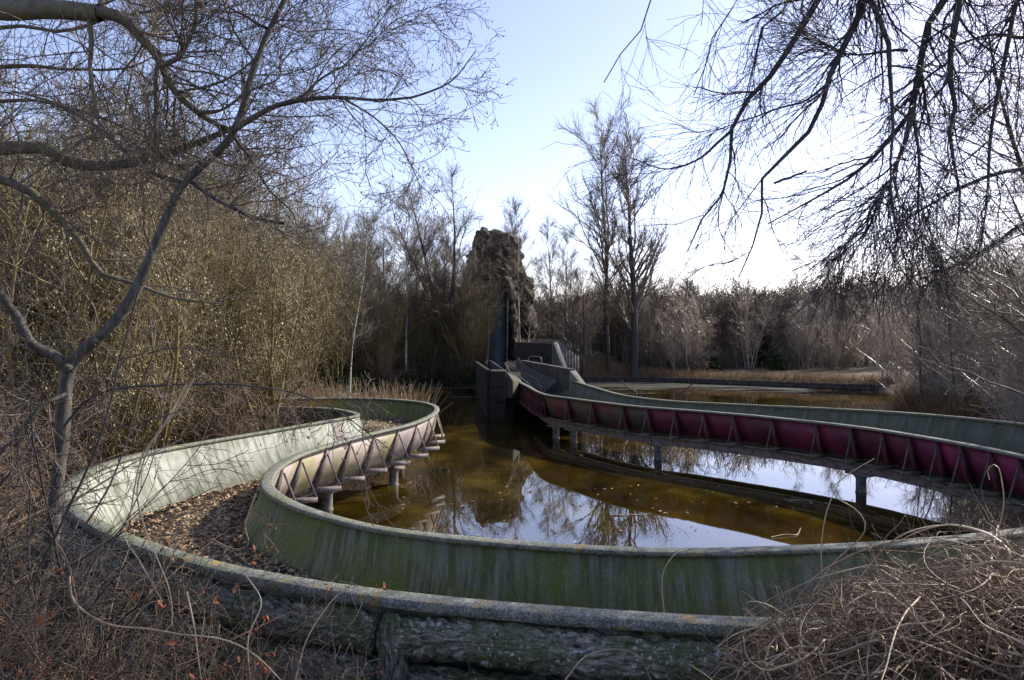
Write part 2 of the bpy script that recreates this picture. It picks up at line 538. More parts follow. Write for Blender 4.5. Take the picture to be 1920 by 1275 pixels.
M['wood'] = simple('wet_timber', [(0.3, (0.03, 0.025, 0.022)), (0.7, (0.09, 0.075, 0.065))], 3, 0.8, 0.4)
M['wood_pale'] = simple('grey_timber', [(0.3, (0.08, 0.07, 0.06)), (0.7, (0.2, 0.18, 0.155))], 3, 0.85, 0.4)

def mk_bark_log():
    m, nt, b = new_mat('mossy_bark_log')
    f = noise_node(nt, 1.0, 9, 0.72, coord='UV', stretch=(11, 34, 1))
    g = noise_node(nt, 1.4, 6, 0.7)
    l = noise_node(nt, 30, 3, 0.6)
    l2 = noise_node(nt, 2.3, 4, 0.6)
    c = ramp(nt, f, [(0.40, (0.008, 0.007, 0.006)), (0.46, (0.12, 0.105, 0.072)), (0.60, (0.38, 0.35, 0.28))])
    c = mix(nt, ramp(nt, g, [(0.42, 0.0), (0.60, 0.75)]), c, (0.085, 0.11, 0.02))
    lich = nt.nodes.new('ShaderNodeMath')
    lich.operation = 'MULTIPLY'
    r1 = ramp(nt, l, [(0.58, 0.0), (0.62, 1.0)])
    r2 = ramp(nt, l2, [(0.42, 0.0), (0.55, 1.0)])
    nt.links.new(r1, lich.inputs[0])
    nt.links.new(r2, lich.inputs[1])
    c = mix(nt, lich.outputs[0], c, (0.50, 0.52, 0.47))
    nt.links.new(c, b.inputs['Base Color'])
    b.inputs['Roughness'].default_value = 0.7
    bump(nt, b, f, 1.0, 0.035)
    return m
M['bark_log'] = mk_bark_log()

# ------------------------------------------------------------------ ground and pond
POND = np.array([(-1, 7.3), (-3.9, 8.4), (-6.1, 11.2), (-6.3, 14.0), (-5.4, 17.0), (-4.9, 20.5), (-6, 24.5), (-9.5, 28), (-11.5, 36), (-13.5, 50), (-9, 63),
                 (-6.5, 66), (-3, 62), (3.2, 61), (5, 70), (12.0, 71.2), (21, 65), (30.5, 58), (33, 51), (25, 44), (22.5, 36), (20.5, 28), (17.5, 20), (15, 13.5), (12.5, 9.5), (9, 7.4), (3, 6.6)], float)

def pond_sd(X, Y):
    """signed distance to the pond outline, negative in the water"""
    d = np.full(X.shape, 1e9)
    inside = np.zeros(X.shape, bool)
    n = len(POND)
    for i in range(n):
        x0, y0 = POND[i]
        x1, y1 = POND[(i + 1) % n]
        ex, ey = x1 - x0, y1 - y0
        t = np.clip(((X - x0) * ex + (Y - y0) * ey) / (ex * ex + ey * ey), 0, 1)
        d = np.minimum(d, np.hypot(X - x0 - t * ex, Y - y0 - t * ey))
        c = ((y0 > Y) != (y1 > Y)) & (X < (x1 - x0) * (Y - y0) / (y1 - y0 + 1e-12) + x0)
        inside ^= c
    return np.where(inside, -d, d)

def ground_z(X, Y):
    X, Y = np.asarray(X, float), np.asarray(Y, float)
    sd = pond_sd(X, Y)
    z = np.where(sd < 0, np.maximum(-0.9, sd * 0.5), 0.75 * (1 - np.exp(-sd / 1.2)))
    z = z + np.clip((sd - 3) * 0.03, 0, 1.2)
    near = np.clip((6.2 - Y) / 5.0, 0, 1) * (sd > 0)          # the bank the photographer stands on
    z = z + near * 1.5
    hill = np.clip((Y - 90) / 80, 0, 1) * np.clip((X + 10) / 60, 0, 1)
    z = z + hill * 7
    mound = np.exp(-(((X - 4.5) / 7.5) ** 2 + ((Y - 78) / 11) ** 2)) * 3.4
    z = z + mound * (sd > 0) * np.clip(sd / 5, 0, 1)
    pn = np.stack([X * 0.5, Y * 0.5, X * 0], -1).reshape(-1, 3)
    z = z + fbm(pn, 4, 5).reshape(X.shape) * 0.18 * (sd > -0.5) * np.clip(np.abs(sd) / 1.0, 0.1, 1)
    return z

xs = np.concatenate([np.linspace(-600, -60, 24)[:-1], np.linspace(-60, -20, 50)[:-1], np.linspace(-20, 30, 170)[:-1], np.linspace(30, 80, 50)[:-1], np.linspace(80, 600, 24)])
ys = np.concatenate([np.linspace(-60, -4, 20)[:-1], np.linspace(-4, 34, 150)[:-1], np.linspace(34, 100, 110)[:-1], np.linspace(100, 900, 40)])
GX, GY = np.meshgrid(xs, ys)
GZ = ground_z(GX, GY)
nx, ny = len(xs), len(ys)
ii = (np.arange(ny - 1)[:, None] * nx + np.arange(nx - 1)[None, :]).ravel()
gme = mesh_np('ground', np.stack([GX, GY, GZ], -1).reshape(-1, 3), [np.stack([ii, ii + 1, ii + nx + 1, ii + nx], -1)])
smooth(gme)
link('ground', gme, M['ground'], kind='structure')
wme = mesh_np('pond_water', np.array([[-20, 3, 0], [42, 3, 0], [42, 76, 0], [-20, 76, 0]], float), [np.array([[0, 1, 2, 3]])])
link('pond_water', wme, M['water'], kind='structure')

def gz(x, y):
    return float(ground_z(np.array([x]), np.array([y]))[0])

# ------------------------------------------------------------------ the flume
PAIRS = np.array([
    (0.30, 40.0, 1.87, 2.05, 40.3, 1.90), (0.85, 35.0, 1.87, 2.45, 35.6, 2.05), (1.39, 30.2, 1.87, 2.78, 31.6, 2.33), (2.35, 28.2, 1.87, 3.45, 29.3, 2.22),
    (3.16, 26.6, 1.87, 4.44, 27.5, 2.02), (4.3, 24.8, 1.87, 5.9, 25.7, 1.96), (5.5, 23.7, 1.87, 7.1, 24.6, 1.98), (6.6, 22.6, 1.87, 8.3, 23.2, 2.03),
    (7.85, 21.2, 1.87, 9.7, 21.9, 2.07), (9.25, 19.1, 1.87, 11.3, 20.0, 2.12), (9.95, 17.3, 1.87, 12.3, 17.9, 2.15), (10.25, 15.7, 1.87, 12.7, 15.8, 2.16),
    (10.36, 14.0, 1.87, 12.8, 13.7, 2.17), (10.15, 12.3, 1.87, 12.4, 11.3, 2.17), (9.4, 10.75, 1.87, 11.3, 9.2, 2.17), (8.1, 9.45, 1.87, 9.5, 7.35, 2.17),
    (6.6, 8.65, 1.87, 7.3, 6.1, 2.17), (5.2, 8.18, 1.87, 5.6, 5.45, 2.17), (3.6, 7.82, 1.87, 3.9, 5.1, 2.17), (2.1, 7.65, 1.87, 2.1, 5.0, 2.17),
    (0.9, 7.77, 1.87, 0.8, 5.15, 2.17), (-0.37, 8.08, 1.87, -0.6, 5.45, 2.17), (-1.5, 8.52, 1.87, -1.9, 5.9, 2.17), (-2.42, 9.18, 1.87, -3.2, 6.6, 2.17),
    (-3.2, 9.95, 1.87, -4.6, 7.7, 2.17), (-3.85, 10.9, 1.87, -5.9, 9.2, 2.17), (-4.2, 11.9, 1.87, -6.6, 10.9, 2.17), (-4.4, 13.1, 1.87, -6.65, 12.5, 2.17),
    (-4.38, 14.4, 1.87, -6.2, 13.9, 2.17), (-3.95, 16.2, 1.87, -5.45, 15.6, 2.17), (-3.5, 17.6, 1.87, -4.85, 17.1, 2.17), (-2.95, 18.9, 1.88, -4.42, 18.4, 2.15),
    (-2.58, 20.2, 1.92, -4.3, 19.2, 2.12), (-2.42, 21.6, 1.96, -4.45, 19.9, 2.1), (-2.5, 22.8, 2.0, -4.7, 20.5, 2.07), (-2.85, 23.8, 2.03, -5.1, 21.1, 2.07),
    (-3.5, 24.5, 2.06, -5.6, 21.7, 2.06), (-4.4, 25.0, 2.08, -6.3, 22.15, 2.05), (-5.5, 25.15, 2.1, -7.2, 22.4, 2.05), (-6.9, 25.1, 2.1, -8.2, 22.45, 2.05),
    (-9.0, 24.7, 2.1, -9.8, 22.2, 2.05), (-12.0, 23.6, 2.1, -12.4, 21.2, 2.05), (-15.0, 21.8, 2.1, -14.8, 19.4, 2.05)])
NS = 620
PR = catmull(PAIRS, NS)
for _ in range(6):
    PR[1:-1] = 0.25 * PR[:-2] + 0.5 * PR[1:-1] + 0.25 * PR[2:]
IN, OUT = PR[:, :3].copy(), PR[:, 3:].copy()
IN[:, 2] += fbm(IN * np.array([0.35, 0.35, 0]), 2, 3) * 0.02
U2 = OUT - IN
U2[:, 2] = 0
WID = np.linalg.norm(U2, axis=1)
U2 /= WID[:, None]
ARC = np.concatenate([[0], np.cumsum(np.linalg.norm(np.diff(IN[:, :2], axis=0), axis=1))])
ARCO = np.concatenate([[0], np.cumsum(np.linalg.norm(np.diff(OUT[:, :2], axis=0), axis=1))])
FLOOR_Z = IN[:, 2] - 0.70
DEEP = OUT[:, 2] - FLOOR_Z

def arc_where(arr, cond):
    return arr[np.argmax(cond)]

i_leaf = int(np.argmax((OUT[:, 0] < -3.0) & (OUT[:, 1] < 9)))       # where the bleached wall begins
i_och = int(np.argmax((IN[:, 0] < -6.3) & (IN[:, 1] > 22)))
i_end = int(np.argmax((IN[:, 0] < -3.6) & (IN[:, 1] > 22)))
M['wall_in'] = mk_wall('algae_wall', (0.155, 0.158, 0.115), (0.055, 0.07, 0.022), (0.098, 0.122, 0.016), 0.42,
                       u_split=[(ARC[i_och] - 0.3, ARC[i_och] + 0.2, (0.40, 0.22, 0.03), (0.15, 0.11, 0.03))])
M['wall_out'] = mk_wall('bleached_wall', (0.105, 0.108, 0.078), (0.06, 0.068, 0.045), (0.05, 0.062, 0.03), 0.2,
                        u_split=[(ARCO[i_leaf] - 2.5, ARCO[i_leaf] + 1.5, (0.30, 0.32, 0.28), (0.06, 0.066, 0.045))])
M['floor'] = simple('silt_floor', [(0.3, (0.06, 0.045, 0.03)), (0.55, (0.14, 0.11, 0.07)), (0.75, (0.22, 0.2, 0.11))], 3, 0.9, 0.5)

flume = thing('log_flume', 'long curving green fibreglass log flume trough winding over the pond', 'log flume')
def put_sweep(name, path, uv3, prof, mat, parent, closed=True, sm=False):
    V, F, uv = sweep(path, uv3, prof, closed)
    me = mesh_np(name, V, F)
    if sm:
        smooth(me)
    set_uv(me, uv)
    return link(name, me, mat, parent)

Z0 = np.zeros(NS)
def P4(*cols):
    return np.stack([np.stack([np.broadcast_to(a, NS), np.broadcast_to(b, NS)], -1) for a, b in cols], 1)
# walls lean outwards; a thin shell each, gently dished
put_sweep('inner_wall', IN, U2, P4((0.04, -0.06), (0.16, -0.40), (0.36, -0.70), (0.40, -0.90), (0.11, -0.46), (-0.02, -0.06)), M['wall_in'], flume, sm=False)
put_sweep('outer_wall', OUT, -U2, P4((0.04, -0.06), (0.17, -DEEP * 0.5), (0.40, -DEEP), (0.34, -DEEP - 0.04), (0.10, -DEEP * 0.5), (-0.02, -0.06)), M['wall_out'], flume)
put_sweep('trough_floor', IN, U2, P4((0.355, -0.702), (WID * 0.5, -0.715), (WID - 0.395, -0.702), (WID - 0.395, -0.93), (0.42, -0.93)), M['floor'], flume)
put_sweep('inner_rim', IN, U2, P4((0.08, -0.055), (0.085, -0.012), (0.055, 0.0), (-0.085, 0.0), (-0.125, -0.014), (-0.13, -0.06)), M['rim'], flume)
put_sweep('outer_rim', OUT, -U2, P4((0.075, -0.06), (0.075, -0.008), (0.065, 0.0), (-0.095, 0.0), (-0.107, -0.008), (-0.11, -0.075), (-0.10, -0.082), (-0.02, -0.08)), M['rim'], flume)

# panels, brackets along the pond side
def frame_at(s, arr=None):
    i = int(np.clip(np.searchsorted(ARC, s), 1, NS - 1))
    w = (s - ARC[i - 1]) / (ARC[i] - ARC[i - 1] + 1e-9)
    p = IN[i - 1] * (1 - w) + IN[i] * w
    u = U2[i - 1] * (1 - w) + U2[i] * w
    u = u / np.linalg.norm(u)
    t = np.cross(u, [0, 0, 1.0])
    return p, u, t

def add_panel(s0, s1, mat, label=None):
    n = 5
    ss = np.linspace(s0 + 0.012, s1 - 0.012, n)
    fr = [frame_at(s) for s in ss]
    path = np.array([f[0] for f in fr])
    uu = np.array([f[1] for f in fr])
    V, F, uv = sweep(path, uu, [(-0.035, -0.058), (0.10, -0.47), (0.30, -0.915), (0.325, -0.91), (0.11, -0.45), (-0.01, -0.058)])
    me = mesh_np('panel', V, F)
    o = link('panel', me, mat, flume)
    if label:
        o['label'] = label
    return o

def add_bracket(s, matr, mats, reach=0.36, tilt=0.0, slim=1.0):
    p, u, t = frame_at(s)
    z = np.array([0, 0, 1.0])
    q = lambda o, dz: p + u * o + z * dz
    # fin: a tapering plate standing on the panel
    th = t * 0.012
    prof = [q(-0.035, -0.07), q(-0.035 - 0.075 * slim, -0.07), q(0.09 - 0.15 * slim, -0.5), q(0.28 - 0.22 * slim, -0.93), q(0.30, -0.93), q(0.10, -0.48)]
    n = len(prof)
    V = np.array([v - th for v in prof] + [v + th for v in prof])
    F4 = np.array([[i, (i + 1) % n, n + (i + 1) % n, n + i] for i in range(n)])
    me = mesh_np('bracket', V, [F4, np.arange(n)[None, ::-1], (n + np.arange(n))[None]])
    b = link('bracket', me, matr, flume)
    V, F = bar_np(q(0.34, -0.985), q(-reach, -0.985 + tilt), 0.075, 0.10)
    link('stub_beam', mesh_np('stub_beam', V, [F]), mats, b)
    V, F = bar_np(q(-reach + 0.035, -0.93 + tilt), q(-0.055, -0.20), 0.028, 0.04)
    link('brace', mesh_np('brace', V, [F]), mats, b)

def nearest_arc(x, y, lo=0, hi=None):
    d = np.hypot(IN[:, 0] - x, IN[:, 1] - y)
    return ARC[int(np.argmin(d))]

rngp = random.Random(4)
# far straight run: close red ribs
sA, sB = nearest_arc(0.35, 39.6), nearest_arc(1.39, 30.2)
s_list = list(np.linspace(sA, sB, 17))
# curve to the right edge of the frame
right_pts = [(2.35, 28.3), (3.1, 26.7), (4.05, 25.1), (4.75, 24.35), (5.55, 23.65), (6.3, 22.85), (7.05, 22.1), (7.9, 21.1), (8.8, 19.85), (9.3, 19.0), (9.65, 18.1), (9.92, 17.3),
             (10.12, 16.5), (10.25, 15.7), (10.33, 14.9), (10.36, 14.1), (10.32, 13.2), (10.1, 12.2), (9.7, 11.2), (9.0, 10.2), (8.1, 9.4), (7.2, 8.9), (6.2, 8.5), (5.2, 8.2)]
s_right = [nearest_arc(*q) for q in right_pts]
s_all = s_list + s_right
for k in range(len(s_all) - 1):
    if k < 18:
        add_panel(s_all[k], s_all[k + 1], M['panel_grimy'], 'red panel streaked with grey and green grime')
    elif k < 23:
        add_panel(s_all[k], s_all[k + 1], M['panel_grimy'] if k < 20 else M['panel_red'])
    else:
        add_panel(s_all[k], s_all[k + 1], M['panel_red'] if k < 28 else M['panel_magenta'], None if k < 28 else 'brighter magenta panel')
for k, s in enumerate(s_all):
    add_bracket(s, M['rib_red'], M['stub_green'] if k > 16 else M['rib_red'], 0.30)
sL0, sL1 = nearest_arc(-3.9, 11.0), nearest_arc(-2.5, 22.9)
s_left = list(np.linspace(sL0, sL1, 12))
for k in range(len(s_left) - 1):
    add_panel(s_left[k], s_left[k + 1], M['panel_yellow'] if k in (3, 4, 5, 6, 9) else M['panel_pink'],
              'faded pink panel mottled with yellow algae' if k in (3, 4, 5, 6, 9) else None)
for s in s_left:
    add_bracket(s, M['rib_grey'], M['stub'], 0.36, 0.0, 0.5)

# girders and pillars
def girder(s0, s1, off, name='girder'):
    ss = np.arange(s0, s1, 0.25)
    fr = [frame_at(s) for s in ss]
    path = np.array([f[0] for f in fr])
    uu = np.array([f[1] for f in fr])
    h = 0.12
    put_sweep(name, path, uu, [(off - h, -1.04), (off - h, -1.09), (off - 0.03, -1.10), (off - 0.03, -1.27), (off - h, -1.28), (off - h, -1.33),
                               (off + h, -1.33), (off + h, -1.28), (off + 0.03, -1.27), (off + 0.03, -1.10), (off + h, -1.09), (off + h, -1.04)], M['girder'], flume)
girder(nearest_arc(0.9, 35), nearest_arc(5.2, 8.2), 0.35)
girder(nearest_arc(0.9, 35), nearest_arc(5.2, 8.2), 1.15)
girder(nearest_arc(-3.2, 9.95), nearest_arc(-4.4, 25), 1.15)

def lathe(prof, seg=16):
    pr = np.asarray(prof, float)
    th = np.arange(seg) * 2 * np.pi / seg
    V = np.stack([pr[:, None, 0] * np.cos(th), pr[:, None, 0] * np.sin(th), np.repeat(pr[:, 1:2], seg, 1)], -1).reshape(-1, 3)
    n = len(pr)
    i = np.arange(n - 1)[:, None]
    j = np.arange(seg)[None]
    F = np.stack([i * seg + j, i * seg + (j + 1) % seg, (i + 1) * seg + (j + 1) % seg, (i + 1) * seg + j], -1).reshape(-1, 4)
    return V, [F, ((n - 1) * seg + np.arange(seg))[None]]

pil_V, pil_F = lathe([(0.15, -1.2), (0.15, 0.02), (0.135, 0.06), (0.135, 0.36), (0.16, 0.42), (0.23, 0.485)])
pil_me = mesh_np('pillar', pil_V, pil_F)
smooth(pil_me)
def pillar(s, off=0.35):
    p, u, t = frame_at(s)
    c = p + u * off
    o = link('pillar', pil_me, M['pillar'], flume)
    o.location = (c[0], c[1], 0)
    V, F = box_np((c[0], c[1], 0.512), (0.36, 0.2, 0.026), [t, u, (0, 0, 1)])
    link('cap_plate', mesh_np('cap_plate', V, [F]), M['girder'], o)
    o2 = bpy.context.scene.objects.get('cap_plate')
def arc_by_dir(k, lo, hi, off=0.35):
    best, bs = 9, 0
    for s in np.arange(lo, hi, 0.05):
        p, u, t = frame_at(s)
        c = p + u * off
        if abs(c[0] / c[1] - k) < best:
            best, bs = abs(c[0] / c[1] - k), s
    return bs
sC, sD = nearest_arc(1.5, 30), nearest_arc(10.36, 14)
for k in (83, 116, 273, 655):
    pillar(arc_by_dir(k / 1300.0, sC, sD))
for q in ((10.1, 12.2), (7.2, 8.9), (-3.9, 11.0), (-4.4, 14.3), (-3.5, 17.6), (-2.5, 20.8), (-3.1, 24.0)):
    pillar(nearest_arc(*q), 1.15 if q[0] < 0 else 0.5)
for o in list(bpy.data.objects):
    if o.name.startswith('cap_plate'):
        o.matrix_parent_inverse = Matrix.Translation(o.parent.location).inverted()

# bark-clad logs on the near side, under the outer rim
def bark_tube(path, rad, seg=44, amp=0.03, seed=1, along=0.9):
    path = np.asarray(path, float)
    n = len(path)
    T = np.gradient(path, axis=0)
    T /= np.linalg.norm(T, axis=1, keepdims=True)
    ref = np.array([0, 0, 1.0]) if abs(T[n // 2, 2]) < 0.7 else np.array([0, 1.0, 0])
    Uv = np.cross(T, ref)
    Uv /= np.linalg.norm(Uv, axis=1, keepdims=True)
    Wv = np.cross(Uv, T)
    s = np.concatenate([[0], np.cumsum(np.linalg.norm(np.diff(path, axis=0), axis=1))])
    th = np.arange(seg) * 2 * np.pi / seg
    S, TH = np.meshgrid(s, th, indexing='ij')
    q = np.stack([S * 5 * along, np.cos(TH) * 3.2, np.sin(TH) * 3.2], -1).reshape(-1, 3)
    rid = 1 - np.abs(fbm(q * 2.0, 3, seed)) * 2.8                     # fissured bark plates
    big = fbm(np.stack([S * 1.1, np.cos(TH), np.sin(TH)], -1).reshape(-1, 3), 2, seed + 9)
    r = np.asarray(rad, float)
    r = np.broadcast_to(r, (n,))[:, None] * (1 + 0.16 * big.reshape(n, seg)) - amp * np.clip(rid.reshape(n, seg), 0, 1)
    V = path[:, None] + r[:, :, None] * (Uv[:, None] * np.cos(TH)[..., None] + Wv[:, None] * np.sin(TH)[..., None])
    i = np.arange(n - 1)[:, None]
    j = np.arange(seg)[None]
    F = np.stack([i * seg + j, i * seg + (j + 1) % seg, (i + 1) * seg + (j + 1) % seg, (i + 1) * seg + j], -1).reshape(-1, 4)
    global BUV
    BUV = np.stack([S, TH * 0.19 * 1.0], -1).reshape(-1, 2)
    return V.reshape(-1, 3), [F, np.arange(seg)[None, ::-1], ((n - 1) * seg + np.arange(seg))[None]]

iN0, iN1 = int(np.argmax(OUT[:, 0] < 6)) if False else None, None
front = [i for i in range(NS) if OUT[i, 1] < 9.5 and -6.2 < OUT[i, 0] < 6.0 and IN[i, 1] < 12]
FP = OUT[front]
FU = U2[front]
fs = np.concatenate([[0], np.cumsum(np.linalg.norm(np.diff(FP[:, :2], axis=0), axis=1))])
def front_path(off, z, s0, s1, wob=0.03, seed=0, n=None):
    n = n or int((s1 - s0) / 0.022)
    s = np.linspace(s0, s1, n)
    p = np.stack([np.interp(s, fs, FP[:, k] + FU[:, k] * off) for k in range(3)], 1)
    p[:, 2] = z + fbm(np.stack([s * 0.8, s * 0, s * 0 + seed], 1), 2, seed) * wob * 2
    return p
def s_at_x(x):
    return float(np.interp(-x, -FP[:, 0], fs))
for (nm, off, z, r, x0, x1, sd, lab) in (
        ('bark_log', 0.05, 1.87, 0.18, 3.8, -0.86, 3, 'bark-covered log cladding under the near rim right of the post'),
        ('bark_log', 0.05, 1.85, 0.17, -1.06, -5.5, 7, 'bark-covered log cladding under the near rim left of the post'),
        ('bark_log', 0.03, 1.48, 0.20, 3.8, -0.86, 11, 'lower bark-covered log right of the post'),
        ('bark_log', 0.03, 1.46, 0.20, -1.06, -5.5, 15, 'lower bark-covered log left of the post'),
        ('bark_log', -0.1, 1.06, 0.2, 3.8, -5.5, 21, 'lowest bark-covered log at the foot of the cladding')):
    p = front_path(off, z, s_at_x(x0), s_at_x(x1), 0.03, sd)
    V, F = bark_tube(p, r, 56, 0.05, sd, 0.55)
    o = link(nm, mesh_np(nm, V, F), M['bark_log'], flume)
    smooth(o.data)
    set_uv(o.data, BUV)
    o['label'] = lab
pp, pu = front_path(0.13, 0, s_at_x(-0.92), s_at_x(-0.97), 0, 0, 2), None
base = pp[0]
zz = np.linspace(0.6, 2.06, 110)
path = np.stack([base[0] + 0.02 * np.sin(zz * 2), base[1] + 0 * zz, zz], 1)
V, F = bark_tube(path, 0.15 * (1 - 0.25 * ((zz - 0.6) / 1.5) ** 3) * np.where(zz > 1.9, 1 - (zz - 1.9) * 2.4, 1), 48, 0.045, 31, 0.5)
o = link('bark_post', mesh_np('bark_post', V, F), M['bark_log'], flume)
smooth(o.data)
set_uv(o.data, BUV)

# the darker patched joint on the bleached wall
ji = int(np.argmin(np.hypot(OUT[:, 0] + 4.55, OUT[:, 1] - 17.7)))
jj = slice(ji, ji + 5)
V, F, uv = sweep(OUT[jj], -U2[jj], np.stack([np.stack([np.full(5, a_), b_], -1) for a_, b_ in ((0.055, np.full(5, -0.062)), (0.185, -DEEP[jj] * 0.5), (0.41, -DEEP[jj] + 0.01), (0.39, -DEEP[jj] + 0.005), (0.16, -DEEP[jj] * 0.5), (0.03, np.full(5, -0.062)))], 1))
me = mesh_np('joint_patch', V, F)
set_uv(me, uv)
link('joint_patch', me, M['stub'], flume)['label'] = 'darker patched joint on the pale outer wall'

# fallen leaves in the left part of the trough
def leaves_mesh(name, rng, pts, size, flat=1.0, aspect=0.55, normals=None):
    n = len(pts)
    yaw = rng.uniform(0, 2 * np.pi, n)
    d = np.stack([np.cos(yaw), np.sin(yaw), rng.normal(0, 0.35 * flat, n)], 1)
    d /= np.linalg.norm(d, axis=1, keepdims=True)
    up = np.stack([rng.normal(0, 0.45 * flat, n), rng.normal(0, 0.45 * flat, n), np.ones(n)], 1)
    sd = np.cross(up, d)
    sd /= np.linalg.norm(sd, axis=1, keepdims=True)
    nn = np.cross(d, sd)
    L = (np.broadcast_to(size, n) * rng.uniform(0.6, 1.35, n))[:, None]
    W = L * aspect
    curl = L * rng.uniform(0.05, 0.35, n)[:, None]
    v = np.stack([pts - d * L * 0.5 + nn * curl * 0.4, pts - d * L * 0.1 + sd * W * 0.5 + nn * curl, pts + d * L * 0.5 + nn * curl * 0.3, pts - d * L * 0.1 - sd * W * 0.5 + nn * curl, pts - d * L * 0.08], 1)
    b = np.arange(n)[:, None] * 5
    F = np.concatenate([b + np.array([[0, 4, 1]]), b + np.array([[1, 4, 2]]), b + np.array([[2, 4, 3]]), b + np.array([[3, 4, 0]])])
    return mesh_np(name, v.reshape(-1, 3), [F])

rng = np.random.default_rng(11)
ok = [i for i in range(NS) if IN[i, 0] < 1.2 and 7 < IN[i, 1] < 26]
nl = 15000
wgt = np.array([2.2 if IN[i, 1] < 18 and IN[i, 0] < -1 else 0.7 for i in ok])
idx = rng.choice(ok, nl, p=wgt / wgt.sum())
w = 0.38 + rng.uniform(0, 1, nl) * (WID[idx] - 0.78)
pts = IN[idx] + U2[idx] * w[:, None] + rng.normal(0, 0.02, (nl, 3))
pts[:, 2] = FLOOR_Z[idx] + 0.005 + np.abs(rng.normal(0, 0.02, nl))
lm = leaves_mesh('fallen_leaves', rng, pts, rng.choice([0.04, 0.06, 0.075, 0.105], nl))
lo = link('fallen_leaves', lm, M['litter'])
lo['kind'] = 'stuff'
lo['label'] = 'brown fallen leaves covering the floor of the flume trough'
lo['category'] = 'leaf litter'

# ------------------------------------------------------------------ splash run, chute and rock tower
def poly_prism(base, z0, z1):
    """vertical prism over a plan polygon; z1 may be a list (sloping top)"""
    b = np.asarray(base, float)
    n = len(b)
    z1 = np.broadcast_to(z1, n)
    V = np.concatenate([np.c_[b, np.full(n, z0)], np.c_[b, z1]])
    F4 = np.array([[i, (i + 1) % n, n + (i + 1) % n, n + i] for i in range(n)])
    return V, [F4, np.arange(n)[None, ::-1], (n + np.arange(n))[None]]

def bevel_obj(o, w=0.02, seg=2):
    m = o.modifiers.new('bevel', 'BEVEL')
    m.width = w
    m.segments = seg
    m.limit_method = 'ANGLE'
    return o

def prism(name, base, z0, z1, mat, parent, bev=0.03):
    V, F = poly_prism(base, z0, z1)
    return bevel_obj(link(name, mesh_np(name, V, F), mat, parent), bev)

run = thing('splash_run', 'grey concrete splash run with steel rails at the foot of the chute', 'splash run')
prism('side_wall', [(2.62, 32.0), (2.95, 32.1), (0.95, 50.0), (0.62, 50.0)], -0.8, [2.86, 2.86, 2.75, 2.75], M['concrete'], run)
prism('buttress', [(2.63, 31.95), (2.96, 32.05), (3.35, 30.9), (3.1, 30.8)], -0.8, [2.8, 2.8, 2.18, 2.18], M['concrete_pale'], run)
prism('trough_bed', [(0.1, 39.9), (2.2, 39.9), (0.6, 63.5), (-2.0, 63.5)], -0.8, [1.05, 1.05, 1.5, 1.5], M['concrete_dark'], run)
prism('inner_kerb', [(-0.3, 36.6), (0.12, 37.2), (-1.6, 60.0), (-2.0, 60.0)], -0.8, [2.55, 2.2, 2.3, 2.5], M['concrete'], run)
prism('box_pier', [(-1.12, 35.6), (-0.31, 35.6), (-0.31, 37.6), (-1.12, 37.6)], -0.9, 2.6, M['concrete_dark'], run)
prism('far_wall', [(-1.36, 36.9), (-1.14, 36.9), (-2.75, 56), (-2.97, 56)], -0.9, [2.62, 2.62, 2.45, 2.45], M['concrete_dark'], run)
prism('cap_slope', [(-0.29, 35.7), (0.05, 35.7), (0.55, 38.9), (0.2, 38.9)], 1.2, [2.58, 2.1, 1.9, 2.2], M['concrete'], run)
for k in range(3):
    V, F = box_np((-0.72, 35.56, 0.35 + k * 0.75), (0.36, 0.05, 0.04))
    link('pier_ledge', mesh_np('pier_ledge', V, [F]), M['concrete_dark'], run)
for k in range(8):
    ss = np.linspace(0, 1, 14)
    P = np.stack([0.45 + ss * 1.72 - 0.09 * k * 0.9 + 0.55 * ss * (1 - ss) * 0, 50 - ss * 16.5, 2.45 - 0.075 * k + 0.45 * np.exp(-ss * 6) - ss * 0.25], 1)
    tube_obj('rail', [(P[None], np.full((1, 14), 0.022), 6)], M['steel'], run)
for off in (0.0, 0.75):
    P = np.array([(-0.55 + off * 0.3, 52, 2.45), (-0.1 + off, 46, 2.05), (0.6 + off, 40, 1.95), (1.05 + off * 0.6, 35.5, 1.75)])
    P = catmull(P, 20)
    tube_obj('guide_rail', [(P[None], np.full((1, 20), 0.05), 8)], M['steel'], run)
P = catmull(np.array([(1.2, 52, 1.9), (1.2, 52, 2.75), (1.3, 51.8, 2.95), (2.0, 51, 2.95), (2.15, 50.9, 2.75), (2.15, 50.9, 1.9)]), 24)
tube_obj('hoop_rail', [(P[None], np.full((1, 24), 0.045), 8)], M['steel'], run)

chute = thing('chute', 'steep dark slide chute with pale edges dropping from the rock tower', 'water chute')
cy = np.array([(58.5, 1.55), (62.0, 1.75), (64.0, 2.3), (66.0, 3.7), (69, 6.6), (72.9, 10.4)])
CPp = catmull(np.c_[np.full(len(cy), -1.35), cy], 40)
T = np.gradient(CPp, axis=0)
T /= np.linalg.norm(T, axis=1, keepdims=True)
NRM = np.stack([0 * T[:, 0], -T[:, 2], T[:, 1]], 1)
def chute_strip(name, prof, mat):
    pr = np.asarray(prof, float)
    m = len(pr)
    V = CPp[:, None] + np.array([1, 0, 0])[None, None] * pr[None, :, 0:1] + NRM[:, None] * pr[None, :, 1:2]
    n = len(CPp)
    i = np.arange(n - 1)[:, None]
    j = np.arange(m)[None]
    F = np.stack([i * m + j, i * m + (j + 1) % m, (i + 1) * m + (j + 1) % m, (i + 1) * m + j], -1).reshape(-1, 4)
    return link(name, mesh_np(name, V.reshape(-1, 3), [F, np.arange(m)[None, ::-1], ((n - 1) * m + np.arange(m))[None]]), mat, chute)
chute_strip('slide_bed', [(-0.8, 0), (0.8, 0), (0.8, -0.2), (-0.8, -0.2)], M['chute'])
